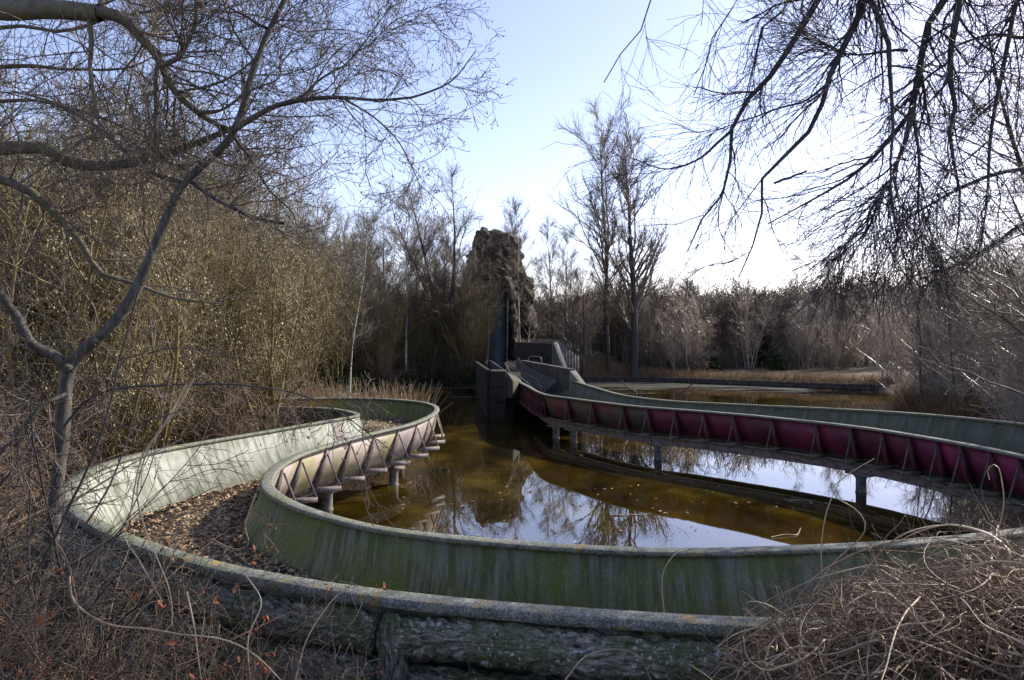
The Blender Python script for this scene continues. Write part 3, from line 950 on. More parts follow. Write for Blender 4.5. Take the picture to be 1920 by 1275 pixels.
chute_strip('side_wall', [(-0.95, 0.62), (-0.81, 0.6), (-0.805, -0.2), (-0.95, -0.2)], M['chute'])
chute_strip('side_wall', [(0.81, 0.6), (0.95, 0.62), (0.95, -0.2), (0.805, -0.2)], M['chute'])
chute_strip('edge_rail', [(-0.98, 0.69), (-0.82, 0.69), (-0.82, 0.63), (-0.98, 0.63)], M['concrete'])
chute_strip('edge_rail', [(0.82, 0.69), (0.98, 0.69), (0.98, 0.63), (0.82, 0.63)], M['concrete'])

def rock_mesh(name, rings, cy_, seed, seg=90, nz=90, amp=1.0, fr=0.45):
    """rings: (z, x0, x1, depth) silhouettes from bottom to top"""
    R = np.asarray(rings, float)
    zs = np.linspace(R[0, 0], R[-1, 0], nz)
    x0, x1, dp = (np.interp(zs, R[:, 0], R[:, k]) for k in (1, 2, 3))
    th = np.arange(seg) * 2 * np.pi / seg
    cx, hx = (x0 + x1) / 2, (x1 - x0) / 2
    sq = lambda c: np.sign(c) * np.abs(c) ** 0.75
    V = np.stack([cx[:, None] + hx[:, None] * sq(np.cos(th))[None], cy_ + dp[:, None] * sq(np.sin(th))[None], np.repeat(zs[:, None], seg, 1)], -1).reshape(-1, 3)
    nrm = np.stack([np.tile(np.cos(th), nz), np.tile(np.sin(th), nz), np.zeros(nz * seg)], 1)
    d = fbm(V * fr, 5, seed)
    d2 = np.abs(fbm(V * fr * 1.9 * np.array([1, 1, 0.55]), 4, seed + 20))
    led = np.floor(V[:, 2] * 0.9 + d * 3)
    step = ((led * 0.37) % 1.0 - 0.5) * 0.45
    V = V + nrm * ((d * 1.3 - d2 * 1.6 + 0.35 + step) * amp)[:, None]
    V[:, 2] += fbm(V * 0.8, 3, seed + 40) * 0.9 * amp
    i = np.arange(nz - 1)[:, None]
    j = np.arange(seg)[None]
    F = np.stack([i * seg + j, i * seg + (j + 1) % seg, (i + 1) * seg + (j + 1) % seg, (i + 1) * seg + j], -1).reshape(-1, 4)
    top = ((nz - 1) * seg + np.arange(seg))
    c = len(V)
    V = np.vstack([V, V[top].mean(0) + [0, 0, -0.2]])
    Ft = np.stack([top, np.roll(top, -1), np.full(seg, c)], -1)
    return mesh_np(name, V, [F, Ft])

tower = thing('rock_tower', 'tall craggy brown artificial rock tower behind the chute', 'rock tower')
K = 80 / 1300.0
prof = [(700, 862, 992), (650, 864, 992), (600, 866, 1001), (560, 868, 1001), (530, 872, 990), (500, 878, 977), (470, 887, 966), (450, 891, 962), (440, 893, 940), (433, 897, 930)]
rings = [(EYE - (y - 638) * K, (a_ - 960) * K, (b_ - 960) * K, 3.6 if y > 480 else 2.6) for y, a_, b_ in prof]
link('rock_body', rock_mesh('rock_body', rings, 80.5, 5), M['rock'], tower)
K2 = 71 / 1300.0
prof = [(700, 955, 972), (640, 953, 972), (580, 950, 968), (545, 944, 964), (520, 940, 955)]
link('rock_flank', rock_mesh('rock_flank', [(EYE - (y - 638) * K2, (a_ - 960) * K2, (b_ - 960) * K2, 3.0) for y, a_, b_ in prof], 73, 9, 50, 60, 0.5, 0.7), M['rock'], tower)
prof = [(700, 880, 912), (640, 884, 911), (580, 890, 911), (535, 898, 911)]
link('rock_flank', rock_mesh('rock_flank', [(EYE - (y - 638) * K2, (a_ - 960) * K2, (b_ - 960) * K2, 3.0) for y, a_, b_ in prof], 73, 13, 50, 60, 0.45, 0.7), M['rock'], tower)
prof = [(560, 900, 962), (545, 898, 964), (520, 896, 963), (490, 898, 962), (465, 903, 957)]
K3 = 75 / 1300.0
link('rock_brow', rock_mesh('rock_brow', [(EYE - (y - 638) * K3, (a_ - 960) * K3, (b_ - 960) * K3, 2.4) for y, a_, b_ in prof], 75.6, 17, 60, 60, 0.7, 0.6), M['rock'], tower)

sh = thing('pump_house', 'dark concrete pump house with a pale sloping edge right of the chute', 'shed')
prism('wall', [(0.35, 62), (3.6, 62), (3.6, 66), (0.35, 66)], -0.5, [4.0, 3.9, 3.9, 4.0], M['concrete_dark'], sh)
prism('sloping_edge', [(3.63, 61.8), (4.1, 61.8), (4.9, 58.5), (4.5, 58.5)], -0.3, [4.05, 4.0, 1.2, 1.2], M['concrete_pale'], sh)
for k in range(9):
    x = 4.0 + k * 0.28
    zt = 3.9 - max(0, (k - 2)) * 0.22
    V, F = box_np((x, 66.0 + 0.012 * (k % 3), zt / 2 + 0.2), (0.13, 0.03, zt / 2 - 0.1))
    link('board', mesh_np('board', V, [F]), M['wood_pale'], sh)

# far bank edging of sleepers
edge_pts = catmull(np.array([(4.6, 69.2, 0), (8, 70.2, 0), (12.0, 70.4, 0), (16, 68.2, 0), (21, 64.3, 0), (26, 60.6, 0), (30.4, 57.4, 0)]), 60)
bank = thing('bank_edging', 'dark timber retaining edge along the far bank of the pond', 'retaining wall')
for i in range(0, 59):
    a0, a1 = edge_pts[i], edge_pts[i + 1]
    tdir = (a1 - a0) / np.linalg.norm(a1 - a0)
    for lv in range(2):
        V, F = bar_np(a0 + [0, 0.02 * lv, 0.12 + 0.27 * lv], a1 - tdir * 0.015 + [0, 0.02 * lv, 0.12 + 0.27 * lv], 0.14, 0.255)
        link('plank', mesh_np('plank', V, [F]), M['wood'], bank)
    if i % 2 == 0:
        V, F = box_np(a0 + np.array([0, -0.12, 0.24]), (0.06, 0.06, 0.27))
        link('post', mesh_np('post', V, [F]), M['wood'], bank)

# dead wood in the pond
def tube_thing(name, pts, r0, r1, mat, label, cat, n=16, sides=8):
    P = catmull(np.array(pts), n)
    o = tube_obj(name, [(P[None], np.linspace(r0, r1, n)[None], sides)], mat)
    return tag(o, label, cat)
def wp(px, py, dz=0.0):
    Y = FPX * (EYE - dz) / (py - 638)
    return ((px - 960) * Y / FPX, Y, dz)
b = wp(1268, 742)
tube_thing('dead_branch', [(b[0] - 0.1, b[1], -0.3), (b[0] + 0.5, b[1], 0.25), (b[0] + 1.3, b[1] + 0.3, 0.85)], 0.09, 0.05, M['bark_dark'], 'dark straight dead branch leaning out of the far pond', 'branch')
b = wp(1192, 742)
tube_thing('dead_branch', [(b[0], b[1], -0.4), (b[0] - 0.05, b[1], 0.3), (b[0] - 0.5, b[1], 0.5), (b[0] - 1.1, b[1] + 0.2, 1.15)], 0.1, 0.03, M['bark_dark'], 'crooked dead branch rising from the far pond near the flume', 'branch')
for px, h in ((1200, 0.55), (1212, 0.45)):
    b = wp(px, 744)
    tube_thing('dead_stub', [(b[0], b[1], -0.3), (b[0] + 0.02, b[1], h * 0.5), (b[0] + (0.1 if px > 1205 else -0.05), b[1], h)], 0.07, 0.03, M['bark_dark'],
               'short dead stub standing in the water, ' + ('right' if px > 1205 else 'left') + ' of the two beside the crooked branch', 'branch')

# drifting bits on the near pond
rng = np.random.default_rng(5)
n = 480
px = rng.uniform(-3.6, 9.5, n)
py = rng.uniform(8.2, 20, n)
pts = np.stack([px, py, np.full(n, 0.006)], 1)
pts = pts[(pond_sd(px, py) < -0.3) & (vnoise(np.c_[px * 0.8, py * 0.8, px * 0], 31) > -0.25)]
fl = link('floating_leaves', leaves_mesh('floating_leaves', rng, pts, rng.choice([0.04, 0.06, 0.11], len(pts)), 0.05), M['litter'])
fl['kind'] = 'stuff'
fl['label'] = 'scattered pale leaves floating on the near pond'
fl['category'] = 'leaves'
for i, (px, py, L, an) in enumerate([(1185, 967, 1.0, 0.1), (1500, 940, 0.6, -0.1), (1480, 1005, 0.9, 0.5)]):
    b = wp(px, py, 0.0)
    P = catmull(np.array([(b[0] - L / 2, b[1] - an * 0.3, 0.01), (b[0] - L * 0.1, b[1], 0.025), (b[0] + L * 0.2, b[1] + 0.05, 0.01), (b[0] + L / 2, b[1] + an, 0.03)]), 14)
    o = tube_obj('floating_twig', [(P[None], np.linspace(0.016, 0.006, 14)[None], 5)], M['vine'])
    tag(o, ['pale forked twig afloat in the middle of the brown water', 'thin twig afloat on the bright sky reflection', 'pale twig afloat near the inner rim by the brambles'][i], 'twig')

# ------------------------------------------------------------------ trees
def blobs(name, pts, r, rng, stretch=1.6):
    """little octahedra: buds and catkins"""
    n = len(pts)
    o = np.array([[1, 0, 0], [0, 1, 0], [-1, 0, 0], [0, -1, 0], [0, 0, 1.0], [0, 0, -1.0]]) * np.array([1, 1, stretch])
    V = pts[:, None] + o[None] * (r * rng.uniform(0.6, 1.3, n))[:, None, None]
    f = np.array([[0, 1, 4], [1, 2, 4], [2, 3, 4], [3, 0, 4], [1, 0, 5], [2, 1, 5], [3, 2, 5], [0, 3, 5]])
    F = (np.arange(n)[:, None, None] * 6 + f[None]).reshape(-1, 3)
    return mesh_np(name, V.reshape(-1, 3), [F])

def stem_set(rng, M_, n, h, r, spread, wander, trop=(0, 0, 0.03), hv=0.25, base=0.3):
    start = np.c_[rng.normal(0, base, (M_, 2)), np.full(M_, -0.25)]
    ang = rng.uniform(0, 2 * np.pi, M_)
    sp = rng.uniform(0.15, 1.0, M_) * spread
    d = np.c_[np.cos(ang) * sp, np.sin(ang) * sp, np.ones(M_)]
    d /= np.linalg.norm(d, axis=1, keepdims=True)
    return walk(rng, start, d, h * rng.uniform(1 - hv, 1, M_), r * rng.uniform(0.6, 1.1, M_), 0.01, n, wander, trop)

def proto(kind, seed):
    """trunk batches, crown batches, catkin points"""
    rng = np.random.default_rng(seed)
    cat = None
    if kind == 'poplar':
        P0, R0 = stem_set(rng, 1, 22, 26, 0.36, 0.04, 0.03, base=0.0, hv=0.02)
        P1, R1 = grow(rng, P0, R0, 44, (0.18, 0.97), (20, 42), L=9.0, fall=0.68, rr=0.55, rmax=0.19, rmin=0.022, n=9, wander=0.09, trop=(0, 0, 0.07))
        P2, R2 = grow(rng, P1, R1, 11, (0.12, 1), (18, 42), ratio=0.34, fall=0.4, rr=0.6, rmin=0.015, n=6, wander=0.08, trop=(0, 0, 0.05))
        P3, R3 = grow(rng, P2, R2, 6, (0.15, 1), (18, 40), L=1.3, fall=0.3, rr=0.7, rmin=0.008, n=4, wander=0.05, trop=(0, 0, 0.05))
        return [(P0, R0, 10)], [(P1, R1, 5), (P2, R2, 4), (P3, R3, 3)], None
    if kind == 'slim':
        P0, R0 = stem_set(rng, 1, 16, 15, 0.12, 0.05, 0.035, base=0.0, hv=0.02)
        P1, R1 = grow(rng, P0, R0, 34, (0.2, 0.98), (25, 50), L=4.2, fall=0.7, rr=0.45, rmax=0.05, rmin=0.011, n=7, wander=0.10, trop=(0, 0, 0.05))
        P2, R2 = grow(rng, P1, R1, 9, (0.15, 1), (18, 42), ratio=0.42, fall=0.3, rr=0.6, rmin=0.009, n=5, wander=0.07, trop=(0, 0, 0.05))
        P3, R3 = grow(rng, P2, R2, 4, (0.1, 1), (18, 42), L=0.9, fall=0.3, rr=0.7, rmin=0.007, n=4, wander=0.06, trop=(0, 0, 0.05))
        return [(P0, R0, 8)], [(P1, R1, 4), (P2, R2, 3), (P3, R3, 3)], None
    if kind == 'broad':
        P0, R0 = stem_set(rng, 3, 16, 17, 0.22, 0.28, 0.05, base=0.15, hv=0.2)
        P1, R1 = grow(rng, P0, R0, 22, (0.2, 0.98), (25, 55), L=6.0, fall=0.6, rr=0.45, rmax=0.09, rmin=0.014, n=8, wander=0.12, trop=(0, 0, 0.06))
        P2, R2 = grow(rng, P1, R1, 9, (0.15, 1), (20, 45), ratio=0.4, fall=0.3, rr=0.6, rmin=0.010, n=5, wander=0.08, trop=(0, 0, 0.05))
        P3, R3 = grow(rng, P2, R2, 5, (0.1, 1), (20, 45), L=1.1, fall=0.3, rr=0.7, rmin=0.008, n=4, wander=0.07, trop=(0, 0, 0.05))
        return [(P0, R0, 8)], [(P1, R1, 4), (P2, R2, 3), (P3, R3, 3)], None
    if kind == 'willow':
        P0, R0 = stem_set(rng, 10, 14, 10.5, 0.075, 0.42, 0.06, base=0.4, hv=0.5)
        P1, R1 = grow(rng, P0, R0, 15, (0.12, 1), (20, 50), L=2.7, fall=0.45, rr=0.5, rmax=0.03, rmin=0.008, n=7, wander=0.11, trop=(0, 0, 0.07))
        P2, R2 = grow(rng, P1, R1, 8, (0.15, 1), (25, 60), L=0.95, fall=0.35, rr=0.6, rmin=0.006, n=5, wander=0.14, trop=(0, 0, 0.03))
        P3, R3 = grow(rng, P2, R2, 2, (0.2, 1), (30, 60), L=0.4, fall=0.3, rr=0.7, rmin=0.005, n=3, wander=0.1)
        cp = P2[rng.random(len(P2)) < 0.85]
        q = np.concatenate([cp[:, -1], cp[:, 2], cp[:, 3]])
        cat = q[(vnoise(q * 0.55, seed) + 0.5 * vnoise(q * 1.7, seed + 3)) > 0.12]
        return [(P0, R0, 6)], [(P1, R1, 4), (P2, R2, 3), (P3, R3, 3)], cat
    if kind == 'brush':
        P0, R0 = stem_set(rng, 26, 12, 4.2, 0.022, 0.8, 0.12, base=0.7, hv=0.6, trop=(0, 0, -0.01))
        P1, R1 = grow(rng, P0, R0, 10, (0.15, 1), (25, 75), L=1.3, fall=0.4, rr=0.55, rmax=0.012, rmin=0.005, n=6, wander=0.17, trop=(0, 0, 0.01))
        P2, R2 = grow(rng, P1, R1, 6, (0.15, 1), (30, 70), L=0.5, fall=0.3, rr=0.65, rmin=0.004, n=4, wander=0.16)
        return [(P0, R0, 5)], [(P1, R1, 3), (P2, R2, 3)], None

PROTO = {}
def proto_meshes(key, kind, seed, mt, mc):
    tr, cr, cat = proto(kind, seed)
    V, F = tubes(tr)
    a_ = mesh_np('trunk', V, F)
    smooth(a_)
    a_.materials.append(mt)
    V, F = tubes(cr)
    b_ = mesh_np('crown', V, F)
    smooth(b_)
    b_.materials.append(mc)
    c_ = None
    if cat is not None:
        c_ = blobs('catkins', cat, 0.02, np.random.default_rng(seed + 1), 1.7)
        c_.materials.append(M['catkin'])
    PROTO[key] = (a_, b_, c_)

for s in range(2):
    proto_meshes(f'poplar{s}', 'poplar', 20 + s, M['bark_dark'], M['twig_grey'])
for s in range(3):
    proto_meshes(f'slim{s}', 'slim', 30 + s, M['trunk'], M['twig_grey'])
    proto_meshes(f'birch{s}', 'slim', 34 + s, M['birch'], M['twig_brown'])
for s in range(2):
    proto_meshes(f'broad{s}', 'broad', 40 + s, M['bark_dark'], M['twig_brown'])
for s in range(3):
    proto_meshes(f'willow{s}', 'willow', 50 + s, M['twig_olive'], M['twig_olive'])
for s in range(3):
    proto_meshes(f'brush{s}', 'brush', 60 + s, M['twig_red'], M['twig_red'])
for s in range(2):
    a_, b_, _ = PROTO[f'brush{s}']
    a2, b2 = a_.copy(), b_.copy()
    for q in (a2, b2):
        q.materials.clear()
        q.materials.append(M['twig_grey'])
    PROTO[f'greybrush{s}'] = (a2, b2, None)
    a3, b3 = a_.copy(), b_.copy()
    a4, b4 = PROTO[f'willow{s}'][0].copy(), PROTO[f'willow{s}'][1].copy()
    for q in (a3, b3, a4, b4):
        q.materials.clear()
        q.materials.append(M['twig_pale'])
    PROTO[f'palebrush{s}'] = (a3, b3, None)
    PROTO[f'palewillow{s}'] = (a4, b4, None)

def plant(key, name, x, y, sc, rz, label, cat, group=None, catkins=True, zs=1.0):
    tm, cm, km = PROTO[key]
    t = thing(name, label, cat, (x, y, gz(x, y) - 0.1), rz, group)
    t.scale = (sc, sc, sc * zs)
    link('trunk' if 'brush' not in key and 'willow' not in key else 'stems', tm, None, t)
    link('crown', cm, None, t)
    if km is not None and catkins:
        c = link('catkins', km, None, t)
        c['kind'] = 'stuff'
    return t

rr = random.Random(8)
def X_at(px, Y):
    return (px - 960) * Y / FPX

# the named trees
plant('poplar0', 'poplar_tree', X_at(1142, 72), 72, 1.12, 0.3, 'tall bare poplar behind the far bank, left of the tall pair', 'tree', None, True, 0.9).rotation_euler = (0.0, math.radians(-4.0), 0.3)
plant('poplar1', 'poplar_tree', X_at(1189, 71), 71, 1.12, 2.2, 'tall bare poplar behind the far bank, right of the tall pair', 'tree', None, True, 0.88).rotation_euler = (0.0, math.radians(2.5), 2.2)
plant('broad0', 'bare_tree', X_at(1090, 70), 70, 0.80, 1.0, 'bare spreading tree left of the tall poplars beside the pump house', 'tree')
plant('slim1', 'bare_tree', X_at(1062, 73), 73, 0.95, 2.0, 'slim bare tree leaning behind the pump house boards', 'tree')
plant('slim2', 'bare_tree', X_at(1035, 78), 78, 0.9, 4.0, 'slim bare tree rising from the mound right of the rock tower', 'tree')
plant('birch0', 'birch_tree', X_at(975, 70), 74, 1.05, 0.0, 'slim white birch beside the right flank of the rock tower', 'tree')
plant('birch1', 'birch_tree', X_at(990, 72), 72, 0.72, 1.5, 'small white birch on the mound below the rock tower', 'tree')
plant('poplar1', 'bare_tree', X_at(965, 96), 96, 0.78, 4.2, 'bare tree whose crown shows over the right shoulder of the rock tower', 'tree')
plant('broad1', 'bare_tree', X_at(850, 63), 66.5, 1.28, 0.6, 'dense upswept bare tree on the bank left of the chute', 'tree')
plant('broad0', 'bare_tree', X_at(822, 65), 67, 0.9, 3.6, 'dark multi-stemmed bare tree at the water edge left of the chute', 'tree')
plant('willow1', 'willow_tree', X_at(880, 65), 65.5, 1.15, 1.1, 'fine-twigged olive willow veiling the left side of the rock tower', 'tree', None, False)
plant('birch2', 'birch_tree', X_at(862, 62), 66, 0.75, 2.6, 'white-stemmed birch on the left bank beside the chute', 'tree')
plant('birch0', 'birch_tree', X_at(755, 62), 64, 1.18, 3.0, 'tall pale birch standing above the left bank thicket', 'tree')
plant('slim0', 'bare_tree', X_at(720, 64), 66, 1.1, 1.0, 'tall thin bare tree left of the tall pale birch', 'tree')
plant('slim2', 'bare_tree', X_at(790, 70), 72, 1.05, 5.0, 'thin bare tree right of the tall pale birch', 'tree')
plant('slim1', 'bare_tree', X_at(690, 58), 60, 1.0, 2.0, 'thin bare tree at the end of the catkin thicket', 'tree')
plant('birch1', 'birch_tree', X_at(655, 50), 50, 1.0, 2.0, 'white birch behind the pale catkin willows', 'tree')
plant('birch2', 'birch_tree', X_at(300, 24), 24, 1.05, 0.5, 'tall white birch stem rising through the left thicket', 'tree')
plant('birch1', 'birch_tree', X_at(30, 20), 20, 0.85, 4.5, 'pale birch at the far left edge of the thicket', 'tree')
plant('broad0', 'bare_tree', X_at(1260, 84), 84, 0.72, 2.4, 'bare round-headed tree right of the tall poplars', 'tree')
plant('slim0', 'bare_tree', X_at(1500, 86), 86, 0.85, 0.4, 'upright bare tree in front of the distant woods, left of the slim pair', 'tree')
plant('slim1', 'bare_tree', X_at(1565, 84), 84, 0.9, 1.4, 'upright bare tree in front of the distant woods, right of the slim pair', 'tree')
plant('slim2', 'bare_tree', X_at(1660, 44), 40, 0.6, 1.9, 'thin leaning bare tree at the edge of the right bank reeds', 'tree')
plant('birch0', 'birch_tree', X_at(1870, 30), 28, 0.75, 1.9, 'pale slender birch in the right bank thicket', 'tree')
plant('slim1', 'bare_tree', X_at(1770, 34), 33, 0.72, 0.9, 'dark slender bare tree in the right bank thicket', 'tree')
plant('broad1', 'bare_tree', X_at(1900, 40), 42, 0.6, 4.9, 'bare multi-stemmed tree deep in the right bank thicket', 'tree')

# the thicket of willows on the left: nobody can tell one from the next
G1 = 'catkin willows in the left thicket'
n = 0
while n < 118:
    Y = rr.uniform(14, 66)
    X = rr.uniform(-6 - Y * 0.62, -6.0 - Y * 0.05)
    sd = float(pond_sd(np.array([X]), np.array([Y]))[0])
    dd = np.min(np.hypot(OUT[:, 0] - X, OUT[:, 1] - Y))
    if sd < 0.5 or dd < 1.5 or np.min(np.hypot(IN[:, 0] - X, IN[:, 1] - Y)) < 1.7:
        continue
    sc = rr.uniform(0.8, 1.35) * (1.0 if Y > 22 else 0.8)
    plant(f'willow{n % 3}', 'willow_shrub', X, Y, sc, rr.uniform(0, 6.28), ('bare olive willow shrub with pale catkins close behind the pale flume wall' if Y < 25 else 'bare olive willow shrub with pale catkins halfway back in the left thicket' if Y < 44 else 'bare olive willow shrub with pale catkins at the far end of the left thicket'), 'shrub', G1)
    n += 1
G7 = 'pale stems in the left thicket'
k = 0
while k < 26:
    Y = rr.uniform(13, 40)
    X = rr.uniform(-5 - Y * 0.60, -5.5 - Y * 0.12)
    if float(pond_sd(np.array([X]), np.array([Y]))[0]) < 0.8 or np.min(np.hypot(OUT[:, 0] - X, OUT[:, 1] - Y)) < 1.2 or np.min(np.hypot(IN[:, 0] - X, IN[:, 1] - Y)) < 1.6:
        continue
    t = plant(f'slim{k % 3}' if k % 2 else f'birch{k % 3}', 'bare_sapling', X, Y, rr.uniform(0.45, 0.85), rr.uniform(0, 6.28), 'slender bare sapling standing among the willows of the left thicket', 'tree', G7)
    t.rotation_euler = (rr.uniform(-0.16, 0.16), rr.uniform(-0.1, 0.2), t.rotation_euler[2])
    k += 1
G2 = 'bare brush of the left bank'
n = 0
while n < 96:
    Y = rr.uniform(5.5, 36)
    X = rr.uniform(-3 - Y * 0.78, -4.5 - Y * 0.15)
    dd = np.min(np.hypot(OUT[:, 0] - X, OUT[:, 1] - Y))
    di = np.min(np.hypot(IN[:, 0] - X, IN[:, 1] - Y))
    sd = float(pond_sd(np.array([X]), np.array([Y]))[0])
    if dd < (2.5 if Y < 19 else 1.4) or di < 1.6 or sd < 0.6:
        continue
    plant(f'brush{n % 3}', 'bare_bush', X, Y, rr.uniform(0.75, 1.2), rr.uniform(0, 6.28), ('leafless brown bush beside the near left end of the flume' if Y < 13 else 'leafless brown bush at the foot of the left thicket behind the pale flume wall' if Y < 24 else 'leafless brown bush under the willows beyond the flume bend'), 'bush', G2)
    n += 1
G3 = 'bare brush of the right bank'
n = 0
while n < 130:
    Y = rr.uniform(14, 60)
    X = rr.uniform(Y * 0.50, Y * 0.80 + 6)
    sd = float(pond_sd(np.array([X]), np.array([Y]))[0])
    dd = np.min(np.hypot(OUT[:, 0] - X, OUT[:, 1] - Y))
    if sd < 1.0 or dd < 2.2:
        continue
    if n % 2:
        plant(f'palebrush{n % 4 // 2}', 'bare_bush', X, Y, rr.uniform(0.8, 1.4), rr.uniform(0, 6.28), ('leafless pale bush in the near part of the right bank thicket' if Y < 34 else 'leafless pale bush behind the orange grass of the right bank'), 'bush', G3)
    else:
        plant(f'palewillow{n % 4 // 2}', 'bare_shrub', X, Y, rr.uniform(0.7, 1.05), rr.uniform(0, 6.28), ('tall bare shrub in the near part of the right bank thicket' if Y < 34 else 'tall bare shrub behind the orange grass of the right bank'), 'shrub', G3, catkins=False)
    n += 1
n = 0
while n < 34:
    Y = rr.uniform(13.5, 27)
    X = rr.uniform(Y * 0.52, Y * 0.80 + 3)
    if float(pond_sd(np.array([X]), np.array([Y]))[0]) < 0.3 or np.min(np.hypot(OUT[:, 0] - X, OUT[:, 1] - Y)) < 1.9:
        continue
    plant(f'palewillow{n % 2}' if n % 3 else f'palebrush{n % 2}', 'bare_shrub', X, Y, rr.uniform(0.5, 0.8) if n % 3 else rr.uniform(0.9, 1.3), rr.uniform(0, 6.28), 'bare shrub with glinting pale twigs right behind the far rim at the right edge', 'shrub', G3, catkins=False)
    n += 1
G4 = 'bare brush along the far bank'
for k in range(150):
    X = rr.uniform(-16, 50)
    Y = rr.uniform(72, 88) if X > 4 else rr.uniform(67, 84)
    if -4.5 < X < 5.2 and Y < 86:
        continue
    sd = float(pond_sd(np.array([X]), np.array([Y]))[0])
    if sd < 1:
        continue
    plant(f'greybrush{k % 2}' if k % 4 else f'palewillow{k % 2}', 'bare_bush', X, Y, rr.uniform(0.6, 1.1), rr.uniform(0, 6.28), ('leafless bush in the scrub on the far bank left of the rock tower' if X < -4 else 'leafless bush in the scrub on the far bank behind the tall poplars' if X < 20 else 'leafless bush in the scrub on the far bank right of the poplars'), 'bush', G4, catkins=False)
G5 = 'slender trees of the left wood'
for k in range(52):
    Y = rr.uniform(40, 96)
    X = rr.uniform(-14 - Y * 0.32, -2 - Y * 0.065)
    if float(pond_sd(np.array([X]), np.array([Y]))[0]) < 1.5:
        continue
    plant(f'slim{k % 3}' if k % 3 else f'birch{k % 2}', 'bare_tree', X, Y, rr.uniform(0.85, 1.2), rr.uniform(0, 6.28), 'slender bare tree in the wood behind the left thicket', 'tree', G5)

G6 = 'brush on the bank left of the chute'
k = 0
while k < 34:
    X, Y = rr.uniform(-15, -2.8), rr.uniform(58, 76)
    sd = float(pond_sd(np.array([X]), np.array([Y]))[0])
    if sd < 0.4 or sd > 7:
        continue
    plant(f'brush{k % 3}' if k % 2 else f'willow{k % 3}', 'bare_bush', X, Y, rr.uniform(0.7, 1.1), rr.uniform(0, 6.28), 'leafless dark bush on the shaded bank left of the chute', 'bush', G6, catkins=False)
    k += 1

# the far wood reads as one mass
rng = np.random.default_rng(77)
nT = 330
ux = rng.uniform(-15, 15, nT)
uy = rng.uniform(-6, 24, nT)
hh = rng.uniform(6.5, 10, nT) * np.where(uy < 2, 0.6, 1.0)
P0, R0 = walk(rng, np.c_[ux, uy, np.full(nT, -1.2)], np.tile([0, 0, 1.0], (nT, 1)) + rng.normal(0, 0.08, (nT, 3)), hh, rng.uniform(0.09, 0.16, nT), 0.03, 8, 0.05, (0, 0, 0.03))
P1, R1 = grow(rng, P0, R0, 16, (0.08, 0.98), (25, 60), L=3.4, fall=0.5, rr=0.5, rmax=0.06, rmin=0.03, n=5, wander=0.12, trop=(0, 0, 0.06))
P2, R2 = grow(rng, P1, R1, 5, (0.15, 1), (25, 60), L=1.5, fall=0.3, rr=0.7, rmin=0.026, n=3, wander=0.12, trop=(0, 0, 0.05))
V, F = tubes([(P0, R0, 4), (P1, R1, 3), (P2, R2, 3)])
wood_me = mesh_np('distant_woods', V, F)
k = 0
for x, y in [(-75, 112), (-48, 108), (-22, 106), (2, 104), (22, 100), (44, 97), (66, 95), (90, 92), (112, 88), (30, 124), (58, 120), (86, 116), (4, 128)]:
    o = link('distant_woods', wood_me, M['far_wood'], kind='stuff')
    o.location = (x, y, gz(x, y))
    o.rotation_euler = (0, 0, (0.15 if k % 2 else 3.3))
    o['label'] = 'stretch of bare brown woods along the horizon behind the pond'
    o['category'] = 'woods'
    o['group'] = 'woods on the horizon'
    k += 1

# evergreen clumps by the bank
for k, (px, Y, h, lab) in enumerate([(1338, 73, 1.6, 'small dark green bush at the far bank below the distant woods'), (1455, 74, 1.8, 'small green bush at the far bank, nearer the right thicket'),
                                     (1437, 80, 5.2, 'dark narrow evergreen in front of the distant woods')]):
    rng = np.random.default_rng(90 + k)
    x = X_at(px, Y)
    n = 2600
    z = rng.uniform(0.05, 1, n) ** 0.9
    rad = (1 - z * (0.85 if k == 2 else 0.5)) * (0.24 if k == 2 else 0.5) * h * np.sqrt(rng.uniform(0, 1, n)) * (1 + 0.25 * np.sin(z * 23))
    th = rng.uniform(0, 6.28, n)
    pts = np.stack([rad * np.cos(th), rad * np.sin(th), z * h], 1)
    t = thing('evergreen_bush' if k < 2 else 'evergreen_tree', lab, 'bush' if k < 2 else 'tree', (x, Y, gz(x, Y)))
    link('foliage', leaves_mesh('foliage', rng, pts, 0.3, 1.6, 0.4), M['evergreen'], t, 'stuff')
    P, R = stem_set(rng, 4 if k < 2 else 1, 6, h * 0.9, 0.04, 0.4 if k < 2 else 0.0, 0.04)
    tube_obj('trunk', [(P, R, 6)], M['trunk'], t)

# ivy and evergreen undergrowth on the left bank
rng = np.random.default_rng(15)
n = 60000
x = rng.uniform(-15, -2.6, n)
y = rng.uniform(48, 75, n)
sd = pond_sd(x, y)
cl = vnoise(np.c_[x * 0.55, y * 0.55, x * 0], 6)
m = (sd > 0.05) & (sd < 6) & (cl > -0.35)
x, y, cl = x[m], y[m], cl[m]
pts = np.c_[x, y, ground_z(x, y) + np.abs(rng.normal(0, 0.32, len(x))) * (1 + cl)]
o = link('ivy_undergrowth', leaves_mesh('ivy_undergrowth', rng, pts, 0.28, 1.4, 0.6), M['evergreen'], None, 'stuff')
o['label'] = 'dark green ivy undergrowth along the left bank below the bare trees'
o['category'] = 'ivy'

